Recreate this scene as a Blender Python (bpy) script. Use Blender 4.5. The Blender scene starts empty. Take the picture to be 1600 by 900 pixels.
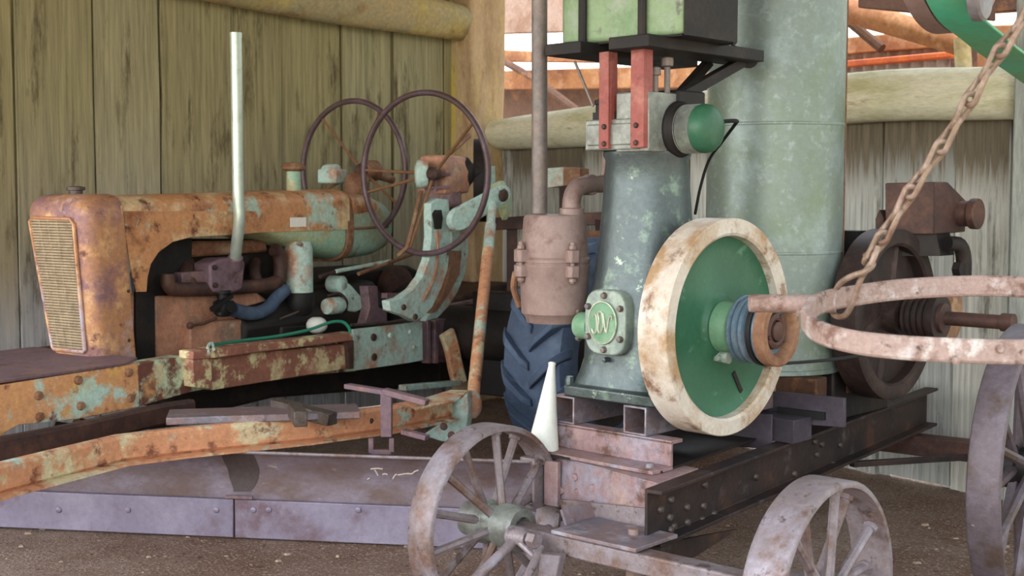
import bpy, math, random
from math import sin, cos, pi, radians as R
from mathutils import Vector as V, Matrix
random.seed(7)
sc = bpy.context.scene
COL = sc.collection
# ---------------------------------------------------------------- camera
CAMZ, F, PITCH = 1.35, 2000.0, R(4.29)
cp, sp = cos(PITCH), sin(PITCH)
cam = bpy.data.cameras.new('camera'); cam.lens = 45; cam.sensor_width = 36
camo = bpy.data.objects.new('camera', cam); COL.objects.link(camo)
camo.location = (0, 0, CAMZ); camo.rotation_euler = (pi/2 - PITCH, 0, 0)
cam.clip_start = .05; cam.clip_end = 200
cam.dof.use_dof = True; cam.dof.focus_distance = 3.9; cam.dof.aperture_fstop = 6.3
sc.camera = camo
EYE = V((0, 0, CAMZ))
def ray(px, py):
    a = (px-800)/F; b = (450-py)/F
    return V((a, cp + b*sp, -sp + b*cp))
def at(px, py, Y):
    d = ray(px, py); return EYE + d*(Y/d.y)
def onp(px, py, P, N):
    d = ray(px, py); return EYE + d*((P-EYE).dot(N)/d.dot(N))
def onz(px, py, z):
    d = ray(px, py); return EYE + d*((z-CAMZ)/d.z)
Z = V((0, 0, 1))
class Fr:                       # a local frame: u runs back-right, w runs right-front
    def __init__(s, o, th):
        s.o = V((o[0], o[1], 0)); s.U = V((sin(R(th)), cos(R(th)), 0)); s.W = V((cos(R(th)), -sin(R(th)), 0))
    def p(s, u, w, z): return s.o + s.U*u + s.W*w + Z*z
    def pw(s, px, py, w): return onp(px, py, s.o + s.W*w, s.W)     # pixel on a plane of constant w
    def pu(s, px, py, u): return onp(px, py, s.o + s.U*u, s.U)     # pixel on a plane of constant u
# ---------------------------------------------------------------- mesh builder
def cat(pts, n):                # catmull-rom through the points
    if n <= 1: return [V(p) for p in pts]
    P = [V(p) for p in pts]; out = []
    for i in range(len(P)-1):
        p0 = P[i-1] if i else P[i]*2-P[i+1]; p1, p2 = P[i], P[i+1]
        p3 = P[i+2] if i+2 < len(P) else P[i+1]*2-P[i]
        for k in range(n):
            t = k/n
            out.append(.5*((2*p1)+(p2-p0)*t+(2*p0-5*p1+4*p2-p3)*t*t+(3*p1-p0-3*p2+p3)*t**3))
    out.append(P[-1]); return out
def perp(a):
    a = a.normalized(); h = Z if abs(a.z) < .9 else V((1, 0, 0))
    x = a.cross(h).normalized(); return x, a.cross(x).normalized()
class MB:
    def __init__(s): s.v = []; s.f = []; s.mi = []; s.m = 0
    def add(s, vs, fs):
        o = len(s.v); s.v += [V(v) for v in vs]; s.f += [[i+o for i in f] for f in fs]; s.mi += [s.m]*len(fs); return s
    def prism(s, poly, ext):
        n = len(poly); ext = V(ext)
        vs = [V(p) for p in poly] + [V(p)+ext for p in poly]
        return s.add(vs, [list(range(n))[::-1], list(range(n, 2*n))] + [[i, (i+1) % n, n+(i+1) % n, n+i] for i in range(n)])
    def box(s, fr, u0, u1, w0, w1, z0, z1):
        return s.prism([fr.p(u0, w0, z0), fr.p(u1, w0, z0), fr.p(u1, w1, z0), fr.p(u0, w1, z0)], Z*(z1-z0))
    def bar(s, a, b, wid, thk, up=Z):          # rectangular bar from a to b; wid sideways, thk along up
        a, b = V(a), V(b); d = (b-a).normalized(); x = d.cross(up).normalized(); y = x.cross(d).normalized()
        return s.prism([a+x*i*wid/2+y*j*thk/2 for i, j in ((-1, -1), (1, -1), (1, 1), (-1, 1))], b-a)
    def loft(s, rings, cap=True, closed=True):
        n = len(rings[0]); vs = [p for r in rings for p in r]; fs = []
        for k in range(len(rings)-1):
            for i in range(n if closed else n-1):
                j = (i+1) % n; fs.append([k*n+i, k*n+j, (k+1)*n+j, (k+1)*n+i])
        if cap: fs += [list(range(n))[::-1], list(range((len(rings)-1)*n, len(rings)*n))]
        return s.add(vs, fs)
    def lathe(s, o, ax, prof, n=32, cap=True):     # prof: (r, h) along the axis
        o = V(o); ax = V(ax).normalized(); x, y = perp(ax)
        return s.loft([[o+ax*h+(x*cos(2*pi*i/n)+y*sin(2*pi*i/n))*max(r, 1e-4) for i in range(n)] for r, h in prof], cap)
    def ring(s, o, ax, prof, n=48):                # closed profile (r,h) swept round the axis
        o = V(o); ax = V(ax).normalized(); x, y = perp(ax)
        rs = [[o+ax*h+(x*cos(2*pi*i/n)+y*sin(2*pi*i/n))*r for r, h in prof] for i in range(n)]
        m = len(prof); vs = [p for r in rs for p in r]
        return s.add(vs, [[i*m+j, i*m+(j+1) % m, ((i+1) % n)*m+(j+1) % m, ((i+1) % n)*m+j] for i in range(n) for j in range(m)])
    def tube(s, pts, r, n=10, sub=1, closed=False):
        P = cat(pts, sub) if not closed else [V(p) for p in pts]
        rr = r if isinstance(r, (list, tuple)) else [r]*len(pts)
        rings = []; N = len(P); x = None
        for i, p in enumerate(P):
            if closed: d = P[(i+1) % N]-P[i-1]
            else: d = P[min(i+1, N-1)]-P[max(i-1, 0)]
            d.normalize()
            if x is None: x, y = perp(d)
            else:
                x = (x-d*x.dot(d)).normalized(); y = d.cross(x)
            t = i/max(sub, 1); k = min(int(t), len(rr)-1); k2 = min(k+1, len(rr)-1); q = rr[k]+(rr[k2]-rr[k])*(t-int(t))
            rings.append([p+(x*cos(2*pi*j/n)+y*sin(2*pi*j/n))*q for j in range(n)])
        if closed: rings.append(rings[0]); return s.loft(rings, False)
        return s.loft(rings)
    def strip(s, pts, wid, thk, up=Z, sub=1, closed=False):   # flat bar following a curve; wid along up
        P = cat(pts, sub) if not closed else [V(p) for p in pts]; rings = []; N = len(P)
        for i, p in enumerate(P):
            d = (P[(i+1) % N]-P[i-1]) if closed else (P[min(i+1, N-1)]-P[max(i-1, 0)]); d.normalize()
            x = d.cross(V(up)).normalized(); y = x.cross(d).normalized() if not closed else V(up)
            e = min(wid, thk)*.25
            rings.append([p+x*a*(thk/2)+y*b for a, b in ((-1, -wid/2+e), (-.6, -wid/2), (.6, -wid/2), (1, -wid/2+e), (1, wid/2-e), (.6, wid/2), (-.6, wid/2), (-1, wid/2-e))])
        if closed: rings.append(rings[0]); return s.loft(rings, False)
        return s.loft(rings)
    def ball(s, o, r, n=12, sq=(1, 1, 1)):
        o = V(o); rg = []
        for k in range(1, n//2):
            t = pi*k/(n//2); rg.append([o+V((sin(t)*cos(2*pi*i/n)*r*sq[0], sin(t)*sin(2*pi*i/n)*r*sq[1], cos(t)*r*sq[2])) for i in range(n)])
        return s.loft(rg)
    def bolt(s, o, ax, r=.011, h=.012):
        s.lathe(o, ax, [(r, -.004), (r, h*.6), (r*.75, h), (r*.3, h*1.05)], 8); return s
    def build(s, name, mat, parent=None, bevel=0, ang=38, seg=2):
        me = bpy.data.meshes.new(name)
        if parent is None:
            xs = [v.x for v in s.v]; ys = [v.y for v in s.v]; zs = [v.z for v in s.v]
            org = V(((min(xs)+max(xs))/2, (min(ys)+max(ys))/2, min(zs)))
        else:
            q = parent
            while q.parent: q = q.parent
            org = q.location.copy()
        me.from_pydata([v-org for v in s.v], [], s.f)
        import bmesh
        b = bmesh.new(); b.from_mesh(me); bmesh.ops.recalc_face_normals(b, faces=b.faces); b.to_mesh(me); b.free()
        for k, m in enumerate(mat if isinstance(mat, (list, tuple)) else [mat]): me.materials.append(m)
        for p, i in zip(me.polygons, s.mi): p.use_smooth = True; p.material_index = i
        me.set_sharp_from_angle(angle=R(ang))
        o = bpy.data.objects.new(name, me); COL.objects.link(o)
        if parent is None: o.location = org
        else: o.parent = parent
        if bevel:
            m = o.modifiers.new('bevel', 'BEVEL'); m.width = bevel; m.segments = seg; m.limit_method = 'ANGLE'; m.angle_limit = R(40)
        return o
def tag(o, label=None, cat=None, group=None, kind=None):
    if label: o['label'] = label
    if cat: o['category'] = cat
    if group: o['group'] = group
    if kind: o['kind'] = kind
    return o
def thing(name, loc, label, cat, group=None):
    o = bpy.data.objects.new(name, None); o.empty_display_size = .1; COL.objects.link(o); o.location = loc
    return tag(o, label, cat, group)
def struct(o): o['kind'] = 'structure'; return o
# ---------------------------------------------------------------- materials
def lin(c):
    if isinstance(c, str): c = tuple(int(c[i:i+2], 16) for i in (0, 2, 4))
    return tuple(((x/255)/12.92 if x/255 <= .04045 else ((x/255+.055)/1.055)**2.4) for x in c) + (1,)
class NT:
    def __init__(s, name):
        s.mat = bpy.data.materials.new(name); s.mat.use_nodes = True; s.t = s.mat.node_tree
        s.t.nodes.clear(); s.out = s.n('ShaderNodeOutputMaterial'); s.b = s.n('ShaderNodeBsdfPrincipled')
        s.l(s.b.outputs[0], s.out.inputs[0])
    def n(s, t, **k):
        x = s.t.nodes.new(t)
        for a, b in k.items(): setattr(x, a, b)
        return x
    def l(s, a, b): s.t.links.new(a, b)
    def math(s, op, a, b=None, c=None):
        x = s.n('ShaderNodeMath', operation=op)
        for i, q in enumerate((a, b, c)):
            if q is None: continue
            if isinstance(q, (int, float)): x.inputs[i].default_value = q
            else: s.l(q, x.inputs[i])
        return x.outputs[0]
    def coords(s, stretch=(1, 1, 1), rnd=True, island=False):
        tc = s.n('ShaderNodeTexCoord'); mp = s.n('ShaderNodeMapping'); mp.inputs['Scale'].default_value = stretch
        v = tc.outputs['Object']
        if rnd:
            r = s.n('ShaderNodeNewGeometry').outputs['Random Per Island'] if island else s.n('ShaderNodeObjectInfo').outputs['Random']
            c = s.n('ShaderNodeCombineXYZ'); k = s.math('MULTIPLY', r, 37.0)
            for i in range(3): s.l(k, c.inputs[i])
            a = s.n('ShaderNodeVectorMath', operation='ADD'); s.l(v, a.inputs[0]); s.l(c.outputs[0], a.inputs[1]); v = a.outputs[0]
        s.l(v, mp.inputs[0]); return mp.outputs[0]
    def noise(s, vec, scale, detail=6, rough=.6, off=0):
        x = s.n('ShaderNodeTexNoise'); x.inputs['Scale'].default_value = scale; x.inputs['Detail'].default_value = detail; x.inputs['Roughness'].default_value = rough
        if off:
            a = s.n('ShaderNodeVectorMath', operation='ADD'); s.l(vec, a.inputs[0]); a.inputs[1].default_value = (off*3.1, off*1.7, off*2.3); vec = a.outputs[0]
        s.l(vec, x.inputs['Vector']); return x.outputs[0]
    def step(s, val, lo, hi):
        x = s.n('ShaderNodeMapRange'); x.clamp = True
        s.l(val, x.inputs[0]); x.inputs[1].default_value = lo; x.inputs[2].default_value = hi; return x.outputs[0]
    def mix(s, fac, a, b, mode='MIX'):
        x = s.n('ShaderNodeMix', data_type='RGBA', blend_type=mode)
        for sock, q in ((x.inputs[0], fac), (x.inputs[6], a), (x.inputs[7], b)):
            if isinstance(q, (int, float)): sock.default_value = q
            elif isinstance(q, tuple): sock.default_value = q
            else: s.l(q, sock)
        return x.outputs[2]
    def fin(s, col, rough=.7, metal=0, bumpsrc=None, bump=.2, dist=.004, spec=.5):
        s.l(col, s.b.inputs['Base Color'])
        if isinstance(rough, (int, float)): s.b.inputs['Roughness'].default_value = rough
        else: s.l(rough, s.b.inputs['Roughness'])
        s.b.inputs['Metallic'].default_value = metal; s.b.inputs['Specular IOR Level'].default_value = spec
        if bumpsrc is not None:
            bp = s.n('ShaderNodeBump'); bp.inputs['Strength'].default_value = bump; bp.inputs['Distance'].default_value = dist
            s.l(bumpsrc, bp.inputs['Height']); s.l(bp.outputs[0], s.b.inputs['Normal'])
        return s.mat
def worn(name, base, patches=(), rough=.65, metal=0, bump=.35, var=.25, stretch=(1, 1, 1), fine=45, spec=.4):
    """base colour with noise-shaped patches (colour, scale, threshold, softness)"""
    t = NT(name); vec = t.coords(stretch); fn = t.noise(vec, fine, 5, .7)
    col = lin(base)
    last = None
    for k, (c, scl, th, so) in enumerate(patches):
        nz = t.noise(vec, scl, 8, .68, off=k+1); fac = t.step(nz, th-so, th+so)
        col = t.mix(fac, col, lin(c)); last = nz
    v = t.step(fn, .25, .75); dark = t.math('MULTIPLY_ADD', v, 2*var, 1-var)
    cc = t.n('ShaderNodeCombineXYZ')
    for i in range(3): t.l(dark, cc.inputs[i])
    col = t.mix(1.0, col, cc.outputs[0], 'MULTIPLY')
    h = t.math('ADD', fn, last) if last is not None else fn
    return t.fin(col, rough, metal, h, bump, .004, spec)
def planks(name, cols, top=None, low=None, stain=None, z0=0., z1=1., grain=1.0, tf=.85):
    """weathered timber, one island per board; cols: per-board colours; top/low: moss and bleaching by height"""
    t = NT(name); vec = t.coords((34*grain, 34*grain, 1.1), True, True); g1 = t.noise(vec, 1.6, 10, .72)
    vec2 = t.coords((9, 9, 1.6), True, True); g2 = t.noise(vec2, 1.0, 8, .72, off=2)
    rp = t.n('ShaderNodeNewGeometry').outputs['Random Per Island']
    ramp = t.n('ShaderNodeValToRGB'); e = ramp.color_ramp.elements
    for i, c in enumerate(cols):
        x = e[i] if i < 2 else e.new(1); x.position = i/(len(cols)-1); x.color = lin(c)
    t.l(rp, ramp.inputs[0]); col = ramp.outputs[0]
    tc = t.n('ShaderNodeTexCoord'); sx = t.n('ShaderNodeSeparateXYZ'); t.l(tc.outputs['Object'], sx.inputs[0]); zz = sx.outputs[2]
    wob = t.math('MULTIPLY_ADD', g1, .7, zz); wob = t.math('MULTIPLY_ADD', rp, .25, wob)
    if low: col = t.mix(t.step(wob, z0+.75, z0+.1), col, lin(low))
    if top: col = t.mix(t.math('MULTIPLY', t.step(wob, z1-.1, z1+.9), tf), col, lin(top))
    if stain:
        sc_, zs, ze = stain; col = t.mix(t.math('MULTIPLY', t.step(wob, zs, ze), .9), col, lin(sc_))
    col = t.mix(t.math('MULTIPLY', t.step(g2, .54, .66), .75), col, lin('4e4230'))
    gr = t.step(g1, .3, .62); k = t.math('MULTIPLY_ADD', gr, .62, .5)
    cc = t.n('ShaderNodeCombineXYZ')
    for i in range(3): t.l(k, cc.inputs[i])
    col = t.mix(1.0, col, cc.outputs[0], 'MULTIPLY')
    return t.fin(col, .85, 0, g1, .3, .005, .2)
RUST = '6b4a3c'; RDK = '4a332c'
m_iron   = worn('lilac weathered iron', '857a7d', [('725a50', 6, .56, .06), ('9d98a4', 4, .6, .08), ('574842', 18, .62, .04)], .5, .25)
m_plate  = worn('red brown primer steel', '94797a', [('a68f88', 5, .58, .08), ('6a5048', 9, .6, .05), ('9a98a6', 4, .58, .07)], .55, .15)
m_lilac  = worn('blue grey worn steel', '77747f', [('8c6f68', 5, .5, .12), ('a8a6b0', 7, .62, .08), ('55453f', 14, .66, .06)], .45, .35)
m_rail   = worn('dark rusty channel iron', '3c2e2a', [('5c4032', 5, .6, .06), ('241e20', 3, .54, .1), ('544e52', 8, .63, .06)], .55, .2)
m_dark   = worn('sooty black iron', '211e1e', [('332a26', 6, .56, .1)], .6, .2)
m_black  = worn('black rubber', '161617', [], .6, 0, .1)
m_bolt   = worn('grey bolt steel', '5e5550', [('483a34', 30, .55, .1)], .5, .4)
m_cream  = worn('worn cream rim paint', 'cdc3b6', [('a98a68', 4.5, .55, .07), ('7d5a40', 7, .61, .05), ('dedcda', 5, .62, .08)], .45, 0, .2, .14)
m_web    = worn('green wheel paint', '37684e', [('2e5a43', 4, .55, .15), ('6a947c', 9, .66, .06)], .4, 0, .12, .12)
m_ltgrn  = worn('pale green casting paint', '6c9676', [('8cab90', 8, .6, .08), ('7d6f5a', 14, .66, .06)], .45, 0, .2, .15)
m_cast   = worn('grey green engine casting', '545e60', [('74867a', 9, .6, .05), ('3c4844', 1.6, .57, .06), ('a9bda8', 16, .66, .04)], .32, .5, .3, .2)
m_head   = worn('grey cast iron head', '8b908a', [('6c6a66', 8, .56, .1), ('a6b0a2', 6, .62, .08)], .42, .3)
m_emblem = worn('chalky pale casting', 'a3b2a6', [('7e8c86', 8, .56, .1), ('c7cfc6', 12, .62, .08)], .5, .1)
m_emlet  = worn('bright rubbed brass letters', 'aab29e', [('7c8c78', 20, .6, .1)], .4, .3)
m_galv   = worn('galvanised tank sheet', '828f8a', [('94a4a4', 5, .57, .07), ('7a8a76', 2.2, .55, .08), ('9caaaa', 25, .62, .08)], .42, .35, .12, .1)
m_gbox   = worn('faded green tank paint', '88a07a', [('a0a89c', 4, .57, .07), ('74906a', 6, .58, .07), ('66665c', 12, .63, .05)], .5, 0, .2, .14)
m_redbar = worn('faded red paint', '964f48', [('ac7064', 8, .6, .1), ('6a3a34', 14, .66, .06)], .5)
m_muff   = worn('brown exhaust cast iron', '86706a', [('9a8680', 5, .56, .12), ('6c5048', 10, .62, .08)], .55, .15, .2, .14)
m_pipe   = worn('grey brown pipe steel', '78706c', [('8a7468', 6, .56, .12), ('5f5a5a', 4, .56, .15)], .45, .3)
m_pulley = worn('blue grey pulley', '5f7484', [('7a8894', 9, .58, .1), ('4a4a4c', 12, .66, .06)], .4, .3)
m_rusty  = worn('orange brown rust', '8a664e', [('6d432e', 7, .56, .1), ('a88a6c', 10, .62, .08)], .7)
m_hoop   = worn('pink rusted hoop iron', '9c857c', [('725448', 9, .55, .05), ('b8aca8', 14, .58, .06), ('dcd8d2', 3.2, .635, .03), ('523c34', 22, .62, .04)], .65, .1, .7, .25, fine=120)
m_chain  = worn('rusty chain', '84705f', [('a08a7e', 30, .56, .1), ('6a4a3c', 20, .6, .08)], .6, .2)
# grader paints
m_hood   = worn('orange rust hood paint', 'c48c60', [('94603f', 4, .56, .06), ('d8be94', 3.2, .55, .06), ('b4caba', 2.6, .6, .03), ('6a4030', 9, .61, .04)], .5)
m_belly  = worn('chalky yellow green tank', 'b9bc92', [('96bca6', 3, .52, .08), ('b98a50', 4, .6, .08), ('8a5a3c', 8, .65, .05)], .55)
m_teal   = worn('chalky pale teal paint', 'b6d2ca', [('b98468', 5, .57, .07), ('a8a08e', 8, .6, .08), ('6a4638', 12, .64, .05)], .55)
m_tealtk = worn('teal fuel tank', '98b8a8', [('9c8a62', 4, .56, .1), ('8a5a3c', 7, .63, .06)], .5)
m_grill  = worn('rust orange radiator shell', 'b88662', [('8c686c', 3.2, .54, .06), ('daaa7a', 6, .56, .06), ('bcaebc', 3, .6, .05), ('6c443a', 12, .62, .04)], .42, .15)
m_mesh   = worn('tan radiator core', 'a8957a', [('8c7a62', 20, .56, .1)], .7)
m_core   = worn('dark radiator core', '75664f', [], .8)
m_frame  = worn('orange and teal flaked frame paint', 'cd976a', [('b4d0c4', 3.6, .585, .03), ('d6ae58', 2.0, .56, .06), ('7a4a3c', 10, .58, .04)], .55)
m_fram2  = worn('teal mottled frame paint', 'b7c6a8', [('6a4238', 9, .5, .05), ('cf9a68', 4, .6, .06)], .55)
m_mott   = worn('rust mottled channel', '8a5c4c', [('cfc498', 7, .54, .03), ('a06858', 4, .56, .08)], .6)
m_draw   = worn('orange drawbar paint', 'c8906c', [('cfc4a0', 5, .54, .04), ('b0ccc0', 6, .6, .03), ('80503e', 12, .6, .05)], .55)
m_irdk   = worn('shaded grey purple wheel iron', '62585e', [('544640', 6, .56, .06), ('726a74', 4, .6, .08), ('c9b8b0', 25, .73, .02)], .5, .25)  # wheel iron with the shade on the rear wheel put into its colour
m_pump   = worn('dark brown pump iron', '3a2d2a', [('55403a', 6, .58, .08), ('292322', 4, .55, .1)], .55, .2)
m_pink   = worn('salmon engine paint', 'bf8c72', [('9c6a56', 5, .56, .1), ('7d7064', 7, .6, .1), ('b8a08c', 9, .64, .06)], .55)
m_maroon = worn('maroon rusted iron', '76606a', [('876a66', 6, .56, .08), ('574446', 8, .6, .06)], .55, .1)
m_brown  = worn('deep brown iron', '4e3630', [('6b4a3c', 6, .58, .1), ('332625', 5, .56, .12)], .6, .1)
m_blade  = worn('purple brown blade steel', '67595f', [('5a4742', 3, .52, .08), ('7c7484', 2.0, .58, .1), ('94867c', 12, .68, .04)], .6, .15, .2, .15, (1, 1, 2))
m_edge   = worn('lilac cutting edge steel', '787184', [('8a8496', 3, .56, .1), ('685660', 4, .58, .08), ('c8bea8', 5, .7, .04)], .45, .35, .15, .12)
m_stack  = worn('pale mint steel tube', 'c4d0c4', [('a8b4a8', 8, .6, .1)], .32, .45, .1, .08)
m_tyre   = worn('blue grey tyre rubber', '44546c', [('364356', 4, .56, .1), ('5a6a80', 7, .62, .1)], .7, 0, .25, .15)
m_white  = worn('white enamel', 'e0e3dc', [('c2c6c0', 6, .6, .1)], .5, 0, .1, .06)
m_label  = worn('white paper label', 'f2eee4', [], .7, 0, .05, .05)
m_ghose  = worn('green garden hose', '1f7d63', [], .4, 0, .05, .1)
m_wheelr = worn('dark lilac steering rim', '5c4a4c', [('6d5a66', 8, .56, .1)], .4, .2)
m_spoke  = worn('brown steering spokes', '7d5a3e', [], .6, .1)
m_beltg  = worn('green belt canvas', '589676', [('6a9a62', 3, .5, .14), ('3fbf9c', 2.2, .58, .14)], .55, 0, .1, .1)
m_roller = worn('grey cast roller', '7c797d', [('6a6260', 8, .56, .1)], .5, .2)
m_chalk  = worn('white chalk', 'b3a79e', [], .9, 0, .05, .05)
m_stain  = worn('dark oily stain', '3f3433', [], .6, .1)
m_bluepl = worn('blue painted plate', '557083', [('45545f', 5, .56, .1)], .5, .1)
m_purpl  = worn('plum painted steel', '423c45', [('504854', 4, .56, .1)], .5, .15)
m_log    = worn('peeled log', 'ac9a74', [('989478', 3, .54, .1), ('86683e', 5, .6, .08), ('b8a462', 3, .6, .1)], .8, 0, .6, .25, (1, 1, 1))
m_logpal = worn('pale grey log', 'dcd8bc', [('bcb88c', 3, .54, .1), ('e6dfc8', 4, .58, .1), ('8a6a44', 6, .66, .06)], .8, 0, .6, .2, (.5, .5, 2.5))
m_post   = worn('yellow lichen post', 'c0ac74', [('c8b04c', 3, .54, .1), ('b4a07c', 3, .52, .1), ('6a4c2c', 5, .66, .06)], .85, 0, .6, .2, (2, 2, .6))
m_posttan = worn('tan split post', 'bfa482', [('a58a68', 3, .54, .1), ('8a5f40', 4, .61, .06), ('c8b070', 3, .62, .08)], .85, 0, .6, .2, (2, 2, .6))
m_rafter = worn('orange brown rafter', '9a683f', [('7d4a2e', 4, .56, .1), ('b88c66', 5, .6, .1)], .8, 0, .4)
m_raftr2 = worn('dark brown rafter', '553a2b', [('42291c', 4, .56, .1), ('8a5c3c', 6, .62, .08)], .85, 0, .4)
m_rail2  = worn('orange painted rail', 'c8602c', [('a84c28', 6, .56, .1)], .6)
m_corr   = worn('rusty corrugated iron', '8d7466', [('74543f', 4, .56, .1)], .55, .2)
m_palew  = worn('pale grey post wood', 'b3b7b0', [('8e938c', 5, .56, .1)], .8, 0, .4, .15, (3, 3, .5))
m_wallL  = planks('mossy weathered boards', ['948a74', 'b6b0a0', '80745e', 'c0bca8', '8c7c64', 'aca898', '746a58'], top='9c9460', low='b4b6ba', z0=.75, z1=1.35, tf=.55)
m_wallB  = planks('bleached grey boards', ['c8ccc8', 'd4d6ce', 'bcc0bc', 'dcdcd2'], low='dfe6e8', stain=('6a5c46', 1.9, 2.06), z0=-.2)
def dirt():
    t = NT('reddish brown dirt'); vec = t.coords((1, 1, 1), False)
    a = t.noise(vec, 1.3, 8, .7); b = t.noise(vec, 28, 8, .75); c = t.noise(vec, 90, 3, .6)
    col = t.mix(t.step(a, .4, .62), lin('846858'), lin('a28c7e'))
    col = t.mix(t.step(b, .55, .66), col, lin('5f463a'))
    col = t.mix(t.step(c, .56, .64), col, lin('c0ac9c'))
    return t.fin(col, .9, 0, t.math('ADD', b, c), .9, .02, .2)
m_dirt = dirt()
m_stone = worn('pale wood chips', 'a08c7c', [('7a6658', 20, .55, .1)], .9)
m_grass = worn('outside gravel yard', 'a89a80', [('8c8a5c', .8, .55, .1)], .9)
# ================================================================ setting
TW = 51.5
WD = V((sin(R(TW)), cos(R(TW)), 0)); BD = V((cos(R(TW)), -sin(R(TW)), 0))     # along left wall (back-right); along back wall (right-front)
CW = V((-.19, 8.49, 0))
def boards(a, d, n_out, length, zt, wid, name, mat, seed, gapz=0.0):
    rnd = random.Random(seed); m = MB(); s = 0
    while s < length:
        w = wid*rnd.uniform(.8, 1.2); th = rnd.uniform(.022, .034); off = rnd.uniform(0, .02)
        lean = rnd.uniform(-.012, .012); g = rnd.uniform(.002, .012)
        p = a+d*(s+g)-n_out*off; q = a+d*(s+w-g)-n_out*(off+rnd.uniform(-.006, .006))
        zb = rnd.uniform(0, .02); ztop = zt-rnd.uniform(0, .02)
        k = 6; rings = []
        for i in range(k+1):
            t = i/k; zz = zb+(ztop-zb)*t; sh = d*(lean*(t-.5)*2); b0 = rnd.uniform(-.004, .004); b1 = rnd.uniform(-.004, .004)
            rings.append([p+sh+d*b0+Z*zz, q+sh+d*b1+Z*zz, q+sh+d*b1+n_out*th+Z*zz, p+sh+d*b0+n_out*th+Z*zz])
        m.loft(rings)
        if s > .1: jn = a+d*s+n_out*.036; m.prism([jn-d*.05, jn+d*.05, jn+d*.05-n_out*.015, jn-d*.05-n_out*.015], Z*(zt-.03))   # batten added behind the joint to stop light leaking through
        s += w
    return struct(m.build(name, mat))
# left wall: boards run from the corner towards the front left
boards(CW, -WD, BD*-1, 5.2, 2.75, .36, 'wall_left', m_wallL, 3)
boards(CW+WD*.0, BD, WD, 4.5, 1.78, .33, 'wall_back', m_wallB, 11)
# dark backing outside so no light leaks through the board gaps
# top log on the left wall
def log(name, pts, rads, mat, n=16, wob=.012, seed=1):
    rnd = random.Random(seed); P = cat(pts, 5); m = MB(); rings = []; N = len(P)
    d = (P[-1]-P[0]).normalized(); x, y = perp(d); ph = [rnd.uniform(0, 6.28) for _ in range(3)]
    for i, p in enumerate(P):
        t = i/(N-1)*(len(rads)-1); k = min(int(t), len(rads)-2); r = rads[k]+(rads[k+1]-rads[k])*(t-k)
        rings.append([p+(x*cos(a)+y*sin(a))*(r+wob*sin(2*a+ph[0]+i*.2)+wob*.6*sin(3*a+ph[1]-i*.3)+rnd.uniform(-.002, .002)) for a in [2*pi*j/n for j in range(n)]])
    r0 = [[p0+(q-p0)*.75-(P[1]-P[0]).normalized()*.02 for q in rings[0]] for p0 in [P[0]]]
    r1 = [[p0+(q-p0)*.75+(P[-1]-P[-2]).normalized()*.03 for q in rings[-1]] for p0 in [P[-1]]]
    m.loft(r0+rings+r1); return m.build(name, mat, ang=60)
LW = CW-BD*-.13      # log centre line sits in front of the boards
la = onp(735, 36, LW, BD); lb = onp(480, -8, LW, BD); lc = onp(200, -62, LW, BD); ld = onp(-300, -150, LW, BD)
struct(log('trim_1', [ld, lc, lb, la], [.15, .15, .135, .10], m_log, seed=4))
# corner post
def post(name, px0, px1, Y, z0, z1, dep, mat, th=TW):
    a = at(px0, 300, Y); b = at(px1, 300, Y); a.z = b.z = 0
    m = MB(); c = (a+b)/2; w = (b-a).length/2; rnd = random.Random(name); rings = []
    for k in range(9):
        t = k/8; e = [rnd.uniform(-.008, .008) for _ in range(4)]
        rings.append([c+BD*sx*(w*.98)+WD*sy*dep/2+BD*e[i]+Z*(z0+(z1-z0)*t) for i, (sx, sy) in enumerate(((-1, -1), (1, -1), (1, 1), (-1, 1)))])
    m.loft(rings); return m.build(name, mat, bevel=.02)
# the post shows a yellow left face and a tan front face
pc = CW+BD*.10+WD*.0
m = MB(); rings = []; rnd = random.Random(5)
for k in range(11):
    t = k/10; rings.append([pc+BD*(sx*.135+rnd.uniform(-.008, .008))+WD*(sy*.13-.13+rnd.uniform(-.008, .008))+Z*2.95*t for sx, sy in ((-1, -1), (-.2, -1.12), (1, -1), (1, 1), (-1, 1))])
m.loft(rings); m.mi = [1 if f % 5 in (1, 2) else 0 for f in range(len(m.f))]; struct(m.build('trim_2', [m_post, m_posttan], bevel=.018))
# top log of the back wall
BL = CW-WD*.06
b0 = onp(762, 211, BL, WD); b1 = onp(930, 197, BL, WD); b2 = onp(1320, 155, BL, WD); b3 = onp(1592, 144, BL, WD)
struct(log('trim_3', [b0, b1, b2, b3], [.095, .115, .114, .112], m_logpal, seed=9, wob=.006))
# right post at the end of the back wall
m = MB(); q = onp(1603, 400, BL-WD*.10, WD); q.z = 0
rings = [[q+BD*sx*.05+WD*sy*.05+Z*z for sx, sy in ((-1, -1), (1, -1), (1, 1), (-1, 1))] for z in (0, .5, 1, 1.5, 2.0, 2.9)]
m.loft(rings); struct(m.build('trim_4', m_palew, bevel=.012))
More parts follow.
